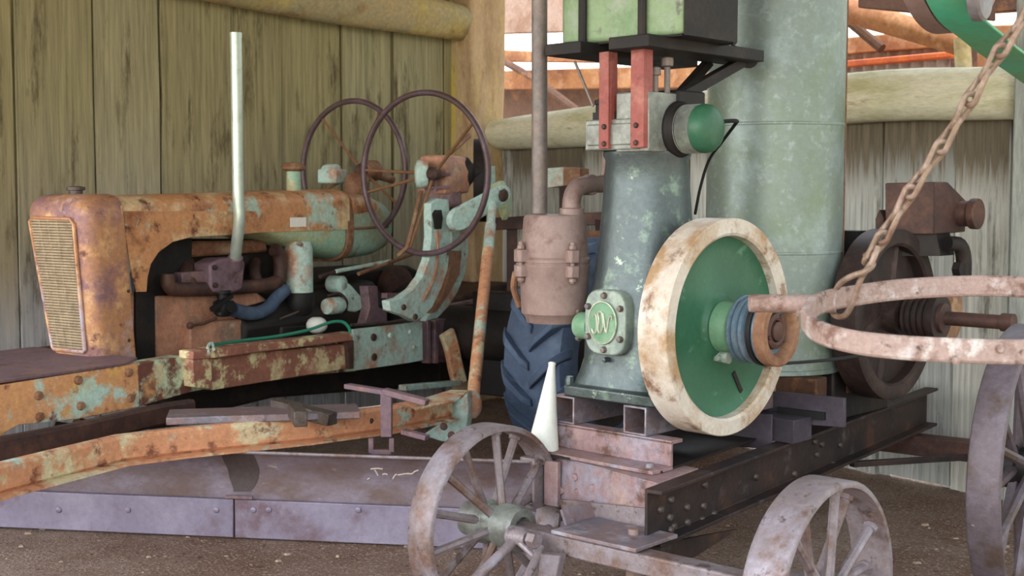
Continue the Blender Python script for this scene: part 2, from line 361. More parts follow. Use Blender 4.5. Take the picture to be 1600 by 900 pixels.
# floor inside, yard outside
m = MB(); m.add([(-60, -60, -.012), (60, -60, -.012), (60, 60, -.012), (-60, 60, -.012)], [[0, 1, 2, 3]]); struct(m.build('trim_5', m_grass))
m = MB(); rnd = random.Random(2); n = 60
vs = [V((-7+14*i/n, -1+12*j/n, rnd.uniform(-.006, .006))) for j in range(n+1) for i in range(n+1)]
m.add(vs, [[j*(n+1)+i, j*(n+1)+i+1, (j+1)*(n+1)+i+1, (j+1)*(n+1)+i] for j in range(n) for i in range(n)])
struct(m.build('floor', m_dirt, ang=80))
m = MB(); rnd = random.Random(8)
for k in range(420):
    x, y = rnd.uniform(-2.6, 2.0), rnd.uniform(3.2, 5.2); r = rnd.uniform(.003, .010)
    o = V((x, y, r*.3)); a = rnd.uniform(0, 3.14); e = rnd.uniform(1, 2.2)
    m.add([o+V((cos(a+t)*r*e, sin(a+t)*r, 0)) for t in (0, 1.4, 2.9, 4.4)]+[o+V((cos(a+t)*r*e*.6, sin(a+t)*r*.6, r*.8)) for t in (0, 1.4, 2.9, 4.4)], [[0, 1, 5, 4], [1, 2, 6, 5], [2, 3, 7, 6], [3, 0, 4, 7], [4, 5, 6, 7]])
tag(m.build('wood_chips', m_stone), 'loose pale chips and gravel scattered over the dirt floor', 'gravel', kind='stuff')
# shed roof overhead: corrugated iron
m = MB(); rows = []
A0, A1 = CW+WD*.25-BD*.3, CW-WD*6.3-BD*.3
nn = 200; pts = []
for i in range(nn+1):
    s = i/nn; base = A0+(A1-A0)*s; pts.append((base, .012*sin(s*nn*pi/2)))
for L, zz in ((0, 3.0), (6.7, 3.45)):
    rows.append([p+BD*L+Z*(zz+h) for p, h in pts])
rows2 = [[p+Z*.006 for p in rows[1]], [p+Z*.006 for p in rows[0]]]
vs = rows[0]+rows[1]; N = nn+1
m.add(vs, [[i, i+1, N+i+1, N+i] for i in range(nn)]); struct(m.build('ceiling', m_corr, ang=80))
# ---- neighbouring lean-to seen through the gap over the back wall
def bk(k): return CW+WD*k
def beampx(mb, x0, t0, b0_, x1, t1, b1_, k, dep=.07):
    P = bk(k); mb.prism([onp(x0, t0, P, WD), onp(x1, t1, P, WD), onp(x1, b1_, P, WD), onp(x0, b0_, P, WD)], WD*dep); return mb
trims = [
 ('trim_6', (1270, 63, 88, 1484, 44, 73, 1.50), m_rafter), ('trim_7', (1270, 99, 109, 1484, 80, 90, 1.40), m_rail2),
 ('trim_8', (740, 112, 140, 1250, 96, 136, 1.4), m_rafter), ('trim_9', (740, 138, 205, 1130, 134, 200, 1.6), m_raftr2),
 ('trim_10', (740, -30, 54, 880, -30, 50, 1.3), m_corr), ('trim_11', (740, 76, 96, 935, 84, 98, 1.2), m_rafter),
 ('trim_12', (1430, 40, 140, 1535, 62, 140, 1.9), m_raftr2), ('trim_13', (1526, 40, 140, 1720, 34, 120, 1.7), m_rafter),
 ('trim_14', (1340, -30, 12, 1545, -30, 32, 1.0), m_raftr2), ('trim_15', (1545, -30, 20, 1720, -30, 8, 1.2), m_raftr2)]
for nm, a, mt in trims:
    m = MB(); beampx(m, *a); struct(m.build(nm, mt, bevel=.008))
P = bk(1.2); m = MB(); m.tube([onp(1270, -2, P, WD), onp(1330, 18, P, WD), onp(1400, 38, P, WD), onp(1500, 70, P, WD)], [.075, .075, .07, .06], 12, 4); struct(m.build('trim_16', m_rafter))
P = bk(1.35); m = MB(); m.tube([onp(1305, 16, P, WD), onp(1378, 76, P, WD)], .03, 8); struct(m.build('trim_17', m_raftr2))
P = bk(1.15); m = MB(); m.tube([onp(1503, 60, P, WD), onp(1507, 130, P, WD)], .045, 12); struct(m.build('trim_18', m_log))
P = bk(1.1); m = MB(); m.tube([onp(770, 86, P, WD), onp(840, 126, P, WD), onp(925, 190, P, WD)], .03, 8); struct(m.build('trim_19', m_raftr2))
# corrugated iron wall of the lean-to
P = bk(1.55); a = onp(1270, 95, P, WD); b = onp(1488, 72, P, WD); a.z = b.z = 1.3; L = (b-a).length; n = int(L/.012); m = MB()
lo = [a+BD*(L*i/n)+WD*(.013*sin(i*.012*2*pi/.085)) for i in range(n+1)]; up = [p+Z*.92 for p in lo]
m.add(lo+up, [[i, i+1, n+2+i, n+1+i] for i in range(n)]); struct(m.build('wall_lean_to', m_corr, ang=80))
# ================================================================ iron wheeled cart
CF = Fr((.389, 3.70), 36.5)          # origin: front end of the right channel
EF = Fr((.18, 4.25), 43.5)           # engine frame: origin at the front left corner of the engine base
cart = thing('engine_cart', (.55, 4.6, 0), 'low cart of rusty channel iron on spoked iron wheels, carrying the green-wheeled engine', 'cart')
ZT, ZB = .482, .313
def wheel(c, ax, r, rw, rt, hr, hl, ns, mat, hubmat, parent, name='wheel', ph=.1, sr=.013, hoff=0):
    c = V(c); ax = V(ax).normalized(); x = V((-ax.y, ax.x, 0)).normalized(); y = Z
    m = MB(); m.ring(c, ax, [(r, -rw/2+.006), (r, rw/2-.006), (r-.006, rw/2), (r-rt, rw/2), (r-rt-.004, 0), (r-rt, -rw/2), (r-.006, -rw/2)], 72)
    o = m.build(name, mat, parent, ang=50)
    h = MB(); hc = c+ax*hoff
    h.lathe(hc, ax, [(hr*.55, -hl/2), (hr*.8, -hl/2), (hr*.8, -hl*.3), (hr*1.0, -hl*.28), (hr*1.0, -hl*.1), (hr*.86, -hl*.06), (hr*.86, hl*.1), (hr, hl*.14), (hr, hl/2-.012), (hr*.92, hl/2), (hr*.55, hl/2), (hr*.5, hl/2-.03)], 36)
    h.build('hub', hubmat, o)
    for k in range(ns):
        a = ph+2*pi*k/ns; d = x*cos(a)+y*sin(a); s = (1 if k % 2 else -1)
        b = MB(); p0 = hc+d*hr*.7+ax*s*hl*.12; p1 = c+d*(r-rt+.004)+ax*s*rw*.12
        b.tube([p0, p0+(p1-p0)*.5, p1], [sr*1.1, sr, sr*1.05], 8); b.lathe(p1-(p1-p0).normalized()*.02, (p1-p0), [(sr*1.5, 0), (sr*1.7, .02)], 8)
        b.build('spoke', mat, o)
    return o
AX = V((.745, -.666, 0))
fl = V((-.075, 3.985, .31)); frr = V((.795, 3.24, .305))
wheel(fl, AX, .31, .10, .018, .07, .23, 14, m_iron, m_head, cart, ph=.16, hoff=.03)
wheel(frr, AX, .31, .115, .018, .062, .17, 14, m_iron, m_lilac, cart, ph=.05)
rr = V((1.665, 4.10, .462))
wheel(rr, CF.W, .462, .10, .02, .075, .2, 16, m_irdk, m_dark, cart, ph=.08, sr=.016)
# front axle beam, king pin, turntable brackets
m = MB(); a = fl+AX*.07; b = frr-AX*.05
m.bar(a-Z*.012, b-Z*.012, .07, .06); m.lathe(fl-AX*.06, AX, [(.03, 0), (.03, .16)], 12); m.lathe(frr-AX*.1, AX, [(.03, 0), (.03, .2)], 12)
m.build('front_axle', m_iron, cart, .006)
m = MB()   # folded saddle plate between axle and frame, with the lilac top plate on the axle
q0 = a+(b-a)*.22; q1 = a+(b-a)*.52; fw = V((-AX.y, AX.x, 0))      # back right of the axle
m.prism([q0+Z*.024-fw*.05, q1+Z*.024-fw*.05, q1+Z*.024+fw*.16, q0+Z*.024+fw*.16], Z*.012)
m.build('turntable_plate', m_lilac, cart, .002)
P0 = q0+fw*.03
edge = [onp(x, y, P0, fw) for x, y in ((874, 797), (882, 822), (890, 846), (900, 858), (914, 862), (940, 866))]
m = MB(); m.prism(edge+[p+V((.006, -.006, .004)) for p in edge[::-1]], fw*.16); m.build('saddle_trough', m_lilac, cart, .001)
P1 = q0+fw*.17
m = MB(); m.prism([onp(x, y, P1, fw) for x, y in ((872, 780), (1012, 795), (1012, 858), (896, 848))], fw*.012); m.build('saddle_plate', m_plate if False else m_iron, cart, .002)
m = MB(); kp = onp(990, 840, P0+fw*.05, fw); m.lathe(V((kp.x, kp.y, .33)), Z, [(.017, -.10), (.017, .03)], 14); m.lathe(V((kp.x, kp.y, .23)), Z, [(.026, -.012), (.026, .014), (.018, .018)], 6)
m.build('king_pin', m_muff, cart)
m = MB(); m.lathe(CF.p(.30, -.49, .3), Z, [(.014, -.05), (.014, .06)], 10); m.build('king_pin', m_iron, cart)
m = MB(); g = [onp(x, y, CF.p(.0, .0, 0), CF.W) for x, y in ((1010, 850), (1060, 842), (1150, 826), (1080, 870), (1045, 872), (1012, 890))]
m.prism(g, CF.W*.012); m.build('gusset_plate', m_rail, cart, .002)
# steering clevis and drag links in front of the left hub
m = MB(); c0 = at(808, 838, 3.78)
m.lathe(c0-AX*.035, AX, [(.02, 0), (.03, .01), (.03, .06), (.02, .075)], 14); m.lathe(at(828, 842, 3.74), AX, [(.024, 0), (.024, .03)], 6)
m.build('clevis', m_iron, cart)
m = MB(); m.tube([c0-Z*.005, at(770, 878, 3.70), at(735, 912, 3.64)], .016, 10); m.build('drag_link', m_iron, cart)
m = MB(); m.tube([at(812, 848, 3.75), at(850, 885, 3.70), at(880, 925, 3.66)], .009, 8); m.build('drag_link', m_iron, cart)
m = MB(); m.tube([at(845, 856, 3.74), at(832, 885, 3.66), at(808, 930, 3.6)], .013, 10); m.build('drag_link', m_iron, cart)
m = MB(); m.prism([at(842, 865, 3.7), at(876, 868, 3.7), at(862, 930, 3.62), at(838, 930, 3.62)], V((.02, .03, 0))); m.build('tow_bracket', m_iron, cart, .003)
# side rails: channel iron, flanges outwards
def channel(mb, fr, u0, u1, w, sgn, z0, z1, fl=.058, t=.01, tf=.012):
    pr = [(0, z0), (fl, z0), (fl, z0+tf), (t, z0+tf), (t, z1-tf), (fl, z1-tf), (fl, z1), (0, z1)]
    mb.prism([fr.p(u0, w+sgn*a, z) for a, z in pr], fr.U*(u1-u0))
m = MB(); channel(m, CF, 0, 2.45, 0, 1, ZB, ZT); o = m.build('side_rail', m_rail, cart, .002)
for x, y in ((1047, 780), (1100, 757), (1045, 808), (1098, 790), (1072, 792), (1115, 803), (1047, 828), (1096, 812), (1052, 822), (1073, 816), (1031, 796), (1283, 694), (1275, 710), (1312, 695), (1300, 725), (1180, 745), (1240, 740), (1272, 690), (1500, 605)):
    p = CF.pw(x, y, .01); rv = MB(); rv.bolt(p, CF.W, .012, .01); rv.build('rivet', m_bolt, o)
m = MB(); channel(m, CF, .15, 2.45, -.504, -1, ZB, ZT); m.build('side_rail', m_iron, cart, .002)
# front cross plate and its angle cleats
m = MB(); m.prism([CF.p(.24, -.495, ZT-.006), CF.p(.08, -.004, ZT-.004), CF.p(.08, -.004, ZB+.02), CF.p(.15, -.27, ZB+.045), CF.p(.22, -.45, ZB+.03), CF.p(.24, -.495, ZB+.005)], CF.U*.014); m.prism([CF.p(.24, -.495, ZT-.008), CF.p(.08, -.004, ZT-.006), CF.p(.34, -.004, ZT-.006), CF.p(.42, -.495, ZT-.008)], Z*.007)
o = m.build('front_plate', m_plate, cart, .003)
for x, y in ((880, 766), (901, 745), (929, 762), (905, 768)):
    p = onp(x, y, CF.p(.08, -.004, 0), (CF.p(.24, -.495, 0)-CF.p(.08, -.004, 0)).cross(Z).normalized()); b = MB(); b.bolt(p, -CF.U, .014, .014); b.build('bolt', m_plate, o)
m = MB(); m.box(CF, .19, .21, -.495, -.44, ZB+.01, ZT-.01); m.build('corner_cleat', m_plate, cart, .003)
# upper angle iron that carries the engine skid
l = .62
m = MB(); W0, W1 = -.06, .445
m.box(EF, -.105, .0, W0-.01, W1, ZT+.002, ZT+.014); m.box(EF, -.012, .0, W0+.035, W1, ZT+.014, .575); m.box(EF, -.012, .05, W0+.035, W1, .565, .577)
o = m.build('skid_angle', m_plate, cart, .002)
b = MB(); b.bolt(EF.p(-.06, .40, ZT+.014), Z, .016, .014); b.build('bolt', m_lilac, o)
b = MB(); b.bolt(EF.p(-.06, -.03, ZT+.014), Z, .016, .014); b.build('bolt', m_lilac, o)
m = MB(); m.box(EF, .62, .74, -.10, .50, ZT+.002, .565); m.build('skid_angle', m_purpl, cart, .002)
# two square tubes under the engine
for w0 in (-.045, .255):
    m = MB(); s, th = .092, .007; u0, u1 = -.012, .75; z0 = .578
    out = [(w0, z0), (w0+s, z0), (w0+s, z0+s), (w0, z0+s)]; inn = [(w0+th, z0+th), (w0+s-th, z0+th), (w0+s-th, z0+s-th), (w0+th, z0+s-th)]
    vs = [EF.p(u, a, z) for u in (u0, u1) for a, z in out+inn]
    fs = []
    for k in range(4):
        j = (k+1) % 4
        fs += [[k, j, 4+j, 4+k], [8+k, 8+j, 12+j, 12+k], [k, j, 8+j, 8+k], [4+k, 4+j, 12+j, 12+k]]
    m.add(vs, fs); m.build('skid_tube', m_lilac, cart, .002)
m = MB(); m.box(EF, .33, .345, .05, .25, .582, .664); m.build('skid_plate', m_bluepl, cart, .002)
# vertical plates behind the flywheel
P = CF.p(.30, -.05, 0)
m = MB(); m.prism([onp(x, y, CF.p(.86, 0, 0), CF.U) for x, y in ((1040, 640), (1206, 648), (1206, 702), (1040, 690))], CF.U*.01); m.build('deck_plate', m_purpl, cart, .002)
m = MB(); m.prism([CF.p(.2, -.5, ZT+.001), CF.p(.2, -.06, ZT+.001), CF.p(2.4, -.06, ZT+.001), CF.p(2.4, -.5, ZT+.001)], Z*.008); m.build('deck_plate', m_dark, cart)
m = MB(); poly = [onp(x, y, CF.p(1.0, 0, 0), CF.U) for x, y in ((1140, 606), (1319, 622), (1319, 668), (1140, 655))]
m.prism(poly, CF.U*.02); m.build('deck_plate', m_purpl, cart, .002)
# rear axle under the rails, trailing arm to the big wheel, brace
m = MB(); m.bar(CF.p(2.22, -.52, .265), CF.p(2.22, .50, .265), .085, .085); m.build('rear_axle', m_brown, cart, .005)
m = MB(); m.lathe(rr-CF.W*.14, CF.W, [(.035, 0), (.035, .16)], 12); m.bar(rr-CF.W*.11-CF.U*.03, CF.p(2.22, .48, .27), .05, .07); m.build('trailing_arm', m_brown, cart, .004)
m = MB(); m.bar(CF.p(1.55, .02, .29), CF.p(2.2, .30, .245), .03, .022); m.build('axle_brace', m_rail, cart, .003)
m = MB(); m.prism([onp(x, y, CF.p(.985, 0, 0), CF.U) for x, y in ((1214, 636), (1288, 645), (1288, 657), (1214, 650))], CF.U*.012); m.build('recess_shade_block', m_black, cart)  # solid black block standing in for the shade of a recess
# slender upright beside the tank
m = MB(); p = CF.pw(1318, 668, .02); p.z = ZT; m.lathe(p, Z, [(.009, 0), (.009, .56)], 8); m.build('upright_rod', m_rusty, cart)
# ================================================================ stationary engine
eng = thing('stationary_engine', EF.p(.2, .18, .67), 'tall grey-green vertical engine with a cream-rimmed green flywheel, bolted on the cart', 'engine')
def sup(u, w, z, a, b, n, k=40):
    r = []
    for i in range(k):
        t = 2*pi*i/k; c, s = cos(t), sin(t)
        r.append(EF.p(u+b*math.copysign(abs(c)**(2/n), c), w+a*math.copysign(abs(s)**(2/n), s), z))
    return r
m = MB(); UC, WC = .2, .18
secs = [(.672, .20, .21, 12), (.705, .20, .21, 12), (.712, .185, .20, 6), (.75, .178, .19, 4.5), (.80, .178, .185, 3.2), (.88, .184, .185, 2.8), (.96, .178, .182, 2.5), (1.05, .166, .170, 2.3), (1.16, .157, .158, 2.2), (1.27, .148, .150, 2.1), (1.38, .139, .142, 2.1), (1.455, .134, .138, 2.1), (1.47, .142, .146, 2.1), (1.485, .142, .146, 2.1)]
m.loft([sup(UC, WC, z, a, b, n) for z, a, b, n in secs])
col = m.build('crankcase', m_cast, eng, .004, 40)
for u, w in ((.015, .0), (.015, .35), (.38, .0), (.38, .35)):
    b = MB(); b.bolt(EF.p(u, w+.005, .706), Z, .017, .028); b.build('bolt', m_cast, col)
# emblem plate on the front of the crankcase
uo = -.012; pc_ = EF.pu(946, 504, uo); plate_w, plate_h = .088, .108
def rr_poly(c, a, h, n=4, k=32, ax=None): return [c+EF.W*(a*math.copysign(abs(cos(t))**(2/n), cos(t)))+Z*(h*math.copysign(abs(sin(t))**(2/n), sin(t))) for t in [2*pi*i/k for i in range(k)]]
m = MB(); m.loft([rr_poly(pc_+EF.U*.06, plate_w*.95, plate_h*.95, 3.5), rr_poly(pc_+EF.U*.006, plate_w, plate_h, 3.5), rr_poly(pc_-EF.U*.004, plate_w*.95, plate_h*.95, 3.5)])
ep = m.build('emblem_plate', m_emblem, eng, .003)
cc_ = pc_-EF.U*.004-EF.W*.005-Z*.0
m = MB(); m.loft([rr_poly(cc_, .06, .07, 2), rr_poly(cc_-EF.U*.006, .06, .07, 2)]); m.loft([rr_poly(cc_-EF.U*.004, .055, .065, 2), rr_poly(cc_-EF.U*.007, .05, .06, 2)])
m.build('emblem_disc', m_ltgrn, ep)
m = MB(); rim = [cc_-EF.U*.006+EF.W*.058*cos(t)+Z*.068*sin(t) for t in [2*pi*i/40 for i in range(40)]]; m.tube(rim, .0035, 6, closed=True); m.build('emblem_rim', m_emlet, ep)
def glyph(pts): return [cc_-EF.U*.008+EF.W*(x*.052)+Z*(y*.062) for x, y in pts]
m = MB()   # interlaced raised monogram strokes
for g in ([(-.72, .28), (-.6, .42), (-.45, .3), (-.4, -.1), (-.48, -.52), (-.68, -.58), (-.82, -.35)],
          [(-.32, .5), (-.22, .1), (-.3, -.3), (-.2, -.55)],
          [(-.3, .48), (-.05, .55), (.08, .2), (.08, -.2), (-.08, -.52), (-.28, -.5)],
          [(.1, .52), (.2, .1), (.3, -.35), (.38, -.5)], [(.38, -.5), (.48, -.1), (.6, .32), (.78, .42), (.82, .2)]):
    m.tube(glyph(g), .0048, 6, 5)
m.build('emblem_letters', m_emlet, ep)
for a in (90, 33, -33, -90, -147, 147):
    b = MB(); b.bolt(pc_-EF.U*.002+EF.W*cos(R(a))*.083*(.96 if abs(a) != 90 else 1)+Z*sin(R(a))*(.088 if abs(a) == 90 else .095*.95), -EF.U, .011, .016); b.build('bolt', m_pipe, ep)
b = MB(); b.bolt(EF.pu(948, 562, .006), -EF.U, .009, .016); b.build('drain_plug', m_cast, eng)
# small green governor casting left of the plate
m = MB(); g = EF.pu(905, 508, .03); m.lathe(g+EF.W*.06, -EF.W, [(.045, 0), (.045, .05), (.04, .06), (.03, .066)], 24); gb = m.build('governor_housing', m_ltgrn, eng)
for s in (-1, 1):
    b = MB(); b.bolt(g+Z*.044*s-EF.W*.0, -EF.W, .01, .012); b.build('bolt', m_pipe, gb)
# flywheel
WF = .521; KC = EF.p(.2, 0, .922); fc = KC+EF.W*WF
m = MB(); m.ring(fc, EF.W, [(.346, -.106), (.346, -.003), (.343, 0), (.300, 0), (.291, -.006), (.289, -.036), (.280, -.046), (.280, -.085), (.300, -.106)], 96); fw_ = m.build('flywheel_rim', m_cream, eng, 0, 30)
m = MB(); m.lathe(fc, EF.W, [(.288, -.075), (.288, -.034), (.272, -.042), (.24, -.046), (.11, -.046), (.10, -.04), (.09, -.03)], 72)
wb = m.build('flywheel_web', m_web, fw_, 0, 40)
m = MB(); m.lathe(fc, EF.W, [(.082, -.05), (.08, .015), (.074, .024), (.068, .026), (.068, .055), (.05, .056)], 40); hb = m.build('flywheel_hub', m_ltgrn, fw_)
m = MB(); hp = onp(1129, 558, fc-EF.W*.02, EF.W); m.lathe(hp-EF.W*.03, EF.W, [(.017, 0), (.017, .035), (.02, .037), (.02, .055), (.012, .058)], 8); m.tube([hp-EF.W*.0-EF.U*.03+Z*0, hp+EF.U*.03], .009, 8); m.build('clamp_bolt', m_emblem, hb)
m = MB(); s0 = onp(1146, 582, fc-EF.W*.044, EF.W); s1 = onp(1158, 612, fc-EF.W*.044, EF.W)
m.bar(s0, s1, .016, .006, up=EF.W); m.build('key_slot', m_dark, wb)
m = MB(); m.lathe(EF.p(.2, .1, .922), EF.W, [(.035, 0), (.035, .45)], 20); m.build('crankshaft', m_pipe, eng)
m = MB(); m.lathe(EF.p(.2, .30, .922), EF.W, [(.12, 0), (.12, .05), (.09, .08), (.075, .1), (.075, .11)], 36); m.build('bearing_cover', m_cast, eng)
# grooved belt pulley
m = MB(); pr = [(.03, .045), (.098, .045)]
for k in range(4):
    h = .05+k*.024; pr += [(.106, h), (.106, h+.005), (.094, h+.012), (.106, h+.019)]
pr += [(.106, .146), (.104, .150)]
m.lathe(fc, EF.W, pr+[(.03, .150)], 56, True); pu_ = m.build('belt_pulley', m_pulley, eng, 0, 28)
m = MB(); m.ring(fc, EF.W, [(.1095, .148), (.1095, .178), (.104, .184), (.082, .184), (.078, .178), (.074, .148)], 56); m.build('pulley_rim', m_rusty, pu_)
m = MB(); m.ring(fc, EF.W, [(.058, .148), (.055, .166), (.042, .170), (.034, .166), (.034, .148)], 40); m.lathe(fc, EF.W, [(.030, .14), (.030, .172), (.024, .176)], 24); m.build('taper_bush', m_brown, pu_)
for a in (70, 200, 320): m = MB(); m.bolt(fc+EF.W*.166+EF.U*.048*cos(R(a))+Z*.048*sin(R(a)), EF.W, .007, .006); m.build('bush_screw', m_brown, pu_)
# cylinder head
m = MB(); m.box(EF, .035, .125, .05, .275, 1.485, 1.585); m.box(EF, .04, .19, .175, .308, 1.478, 1.668); m.box(EF, .13, .32, .165, .29, 1.485, 1.66); m.box(EF, .12, .32, .045, .175, 1.485, 1.60); m.box(EF, .03, .04, .06, .27, 1.50, 1.57)
hd = m.build('cylinder_head', m_head, eng, .012, 40, 3)
m = MB()
m.box(EF, .05, .11, .07, .24, 1.583, 1.61)
for w in (.085, .18, .215):
    m.lathe(EF.p(.075, w, 1.585), Z, [(.018, 0), (.018, .05), (.022, .052), (.022, .066), (.01, .07)], 14)
    m.tube([EF.p(.075, w, 1.65), EF.p(.13, w+.01, 1.672), EF.p(.18, w+.01, 1.65)], .012, 8, 3)
m.build('valve_gear', m_black, hd)
m = MB(); m.lathe(EF.p(.10, .285, 1.66), Z, [(.012, 0), (.012, .06), (.02, .062), (.02, .085), (.01, .09)], 8); m.lathe(EF.p(.16, .29, 1.66), Z, [(.01, 0), (.01, .09), (.02, .095), (.02, .12), (.012, .125)], 10); m.build('priming_cup', m_pipe, hd)
m = MB(); m.lathe(EF.p(.14, .215, 1.66), Z, [(.022, 0), (.022, .05), (.016, .06), (.016, .12)], 14); m.build('fuel_cock', m_head, hd)
# magneto housing and its threaded cap
cc2 = EF.p(.2, 0, 1.552)
m = MB(); m.lathe(cc2, EF.W, [(.085, .22), (.092, .30), (.092, .322), (.078, .33), (.078, .345)], 40); m.box(EF, .185, .34, .2, .315, 1.478, 1.68); mg = m.build('magneto_housing', m_dark, eng, .01)
pr = [(.05, .335)]
for k in range(9): pr += [(.079, .340+k*.0065), (.0735, .3432+k*.0065)]
m = MB(); m.lathe(cc2, EF.W, pr+[(.078, .401), (.03, .402)], 48); m.build('threaded_ring', m_head, mg, 0, 25)
m = MB(); m.lathe(cc2, EF.W, [(.077, .398), (.079, .412), (.076, .428), (.066, .442), (.045, .452), (.02, .456)], 48); m.build('magneto_cap', m_web, mg)
m = MB(); b0 = EF.p(.24, .36, 1.56)
m.tube([at(1126, 190, 4.15), at(1150, 189, 4.18), at(1148, 195, 4.2), at(1128, 222, 4.25), at(1108, 250, 4.3), at(1095, 290, 4.33), at(1086, 335, 4.35)], [.006, .007, .006, .005, .005, .005, .005], 8, 5); m.build('spark_lead', m_black, eng)
# fuel tank on top with its straps, bearers and red brackets
m = MB(); m.box(EF, .05, .34, -.07, .43, 1.838, 2.42); tk = m.build('fuel_tank', m_gbox, eng, .015, 40, 3)
m = MB(); m.prism([EF.p(.345, .10, 1.84), EF.p(.345, .42, 1.84), EF.p(.345, .42, 2.4), EF.p(.345, .1, 2.4)], EF.U*.004); m.build('tank_panel', m_dark, tk)
for px in (911, 1004):
    m = MB(); p = EF.pu(px, 40, .045); wv = (p-EF.o).dot(EF.W); m.box(EF, .036, .048, wv-.014, wv+.014, 1.83, 2.43); m.tube([EF.p(.04, wv+.012, 1.83), EF.p(.036, wv+.014, 2.43)], .006, 8); m.build('tank_strap', m_dark, tk, .002)
m = MB(); m.box(EF, .34, .36, -.05, .42, 1.83, 1.87); m.box(EF, .052, .338, .431, .438, 1.832, 2.41); m.box(EF, .06, .33, -.06, .42, 1.832, 1.8385); m.build('tank_dark_sheets', m_dark, tk, .001)  # thin dark sheets over the tank's right side and underside
for wa, wb_ in ((-.07, .084), (.2, .36)):
    m = MB(); m.box(EF, -.03, .62, wa, wb_, 1.797, 1.836); m.build('tank_bearer', m_dark, eng, .003)
m = MB(); m.bar(EF.p(.60, .28, 1.80), EF.p(.24, .28, 1.66), .035, .035); m.bar(EF.p(.52, .2, 1.80), EF.p(.30, .2, 1.64), .03, .03); m.build('bearer_brace', m_dark, eng, .002)
for wa, wb_ in ((.122, .162), (.252, .305)):
    m = MB(); m.box(EF, .018, .03, wa, wb_, 1.49, 1.80); m.box(EF, .03, .065, wb_-.006, wb_, 1.49, 1.80); rb = m.build('red_bracket', m_redbar, eng, .002)
    for z in (1.505, 1.56):
        b = MB(); b.bolt(EF.p(.018, wa+.024, z), -EF.U, .009, .008); b.build('bolt', m_brown, rb)
m = MB(); m.tube([at(898, 96, 4.25), at(912, 130, 4.22), at(927, 166, 4.2)], .005, 8); m.build('control_rod', m_pipe, eng)
m = MB(); w_ = EF.p(.62, .3, 1.81); m.tube([w_, at(1150, 88, 4.72)], .032, 14); m.build('tank_pipe', m_dark, eng)
# exhaust: elbow, clamped muffler box and tall pipe
mu = V((.145, 4.351, 0))
m = MB(); m.lathe(mu, Z, [(.05, .905), (.095, .908), (.10, .925), (.113, .94), (.119, 1.09), (.122, 1.098), (.122, 1.108), (.119, 1.109), (.119, 1.113), (.122, 1.114), (.122, 1.124), (.116, 1.132), (.106, 1.262), (.10, 1.272), (.05, 1.275)], 48)
mf = m.build('muffler', m_muff, eng, 0, 30)
vd = (V((0, 0, 0))-mu).normalized(); sd = V((-vd.y, vd.x, 0))
for ang in (-62, 28, 150, 240):
    d = Matrix.Rotation(R(ang), 3, 'Z') @ vd; p = mu+d*.128; tn = V((-d.y, d.x, 0)); b = MB()
    for z0, z1 in ((1.066, 1.106), (1.116, 1.158)):
        b.prism([p+tn*i*.022+d*j for i, j in ((-1, -.02), (1, -.02), (1, .01), (.6, .02), (-.6, .02), (-1, .01))]and [p+tn*i*.022+d*j+Z*z0 for i, j in ((-1, -.02), (1, -.02), (1, .01), (.6, .02), (-.6, .02), (-1, .01))], Z*(z1-z0))
    b.lathe(p+Z*1.045, Z, [(.009, 0), (.009, .14), ], 8); b.lathe(p+Z*1.158, Z, [(.014, 0), (.014, .014), (.01, .016)], 6); b.lathe(p+Z*1.05, Z, [(.014, 0), (.014, .014)], 6)
    b.build('muffler_clamp', m_muff, mf, .003)
m = MB(); ptop = at(843, -160, 4.33); m.tube([V((at(843, 330, 4.33).x, 4.33, 1.262)), V((at(843, 200, 4.33).x, 4.33, 1.6)), V((ptop.x, 4.33, 2.55))], .0265, 24); m.lathe(V((at(843, 330, 4.33).x, 4.33, 1.262)), Z, [(.04, 0), (.04, .012), (.03, .016)], 20); m.build('exhaust_pipe', m_pipe, mf)
e0 = at(893, 340, 4.33); m = MB(); m.tube([e0, at(893, 315, 4.33), at(899, 297, 4.36), at(915, 289, 4.41), at(950, 287, 4.52)], .031, 16, 5); m.lathe(e0, Z, [(.042, .0), (.042, .03), (.035, .033)], 20); k = at(921, 289, 4.43); m.lathe(k, EF.W, [(.036, -.015), (.036, .015)], 18); m.build('exhaust_elbow', m_muff, mf)
m = MB(); m.tube([at(938, 288, 4.5), at(944, 268, 4.5), at(947, 235, 4.5)], .012, 8, 3); m.build('exhaust_stay', m_muff, mf)
m = MB(); m.tube([at(806, 425, 4.4), at(803, 450, 4.42), at(812, 478, 4.45)], .012, 8, 3); m.build('muffler_hook', m_rusty, mf)
# ================================================================ water tank
tc_ = V((1.005, 4.92, 0)); rT = .258
m = MB(); pr = [(rT*.98, .672), (rT+.004, .676), (rT+.004, .69), (rT, .694)]
for z in (1.125, 1.60, 2.08): pr += [(rT, z-.006), (rT+.0015, z-.003), (rT+.0015, z+.003), (rT, z+.006)]
m.lathe(tc_, Z, pr+[(rT, 2.55), (rT+.006, 2.556), (rT+.006, 2.57), (rT*.95, 2.572)], 96)
tank = thing('water_tank', tc_+Z*ZT, 'tall round galvanised steel water tank standing behind the engine flywheel', 'tank')
m.build('tank_shell', m_galv, tank, 0, 12)
m = MB(); sm = tc_+V((rT*cos(R(-8)), rT*sin(R(-8)), 0)); m.prism([sm+V((0, -.012, .69)), sm+V((.004, -.012, .69)), sm+V((.004, .012, .69)), sm+V((0, .012, .69))], Z*1.85); m.build('seam', m_rusty, tank)
m = MB(); ts = at(1152, 88, 4.74); m.lathe(ts, V((-.6, -.8, 0)), [(.05, -.06), (.05, 0), (.035, .004), (.035, .04)], 20); m.build('tank_fitting', m_dark, tank)
m = MB()
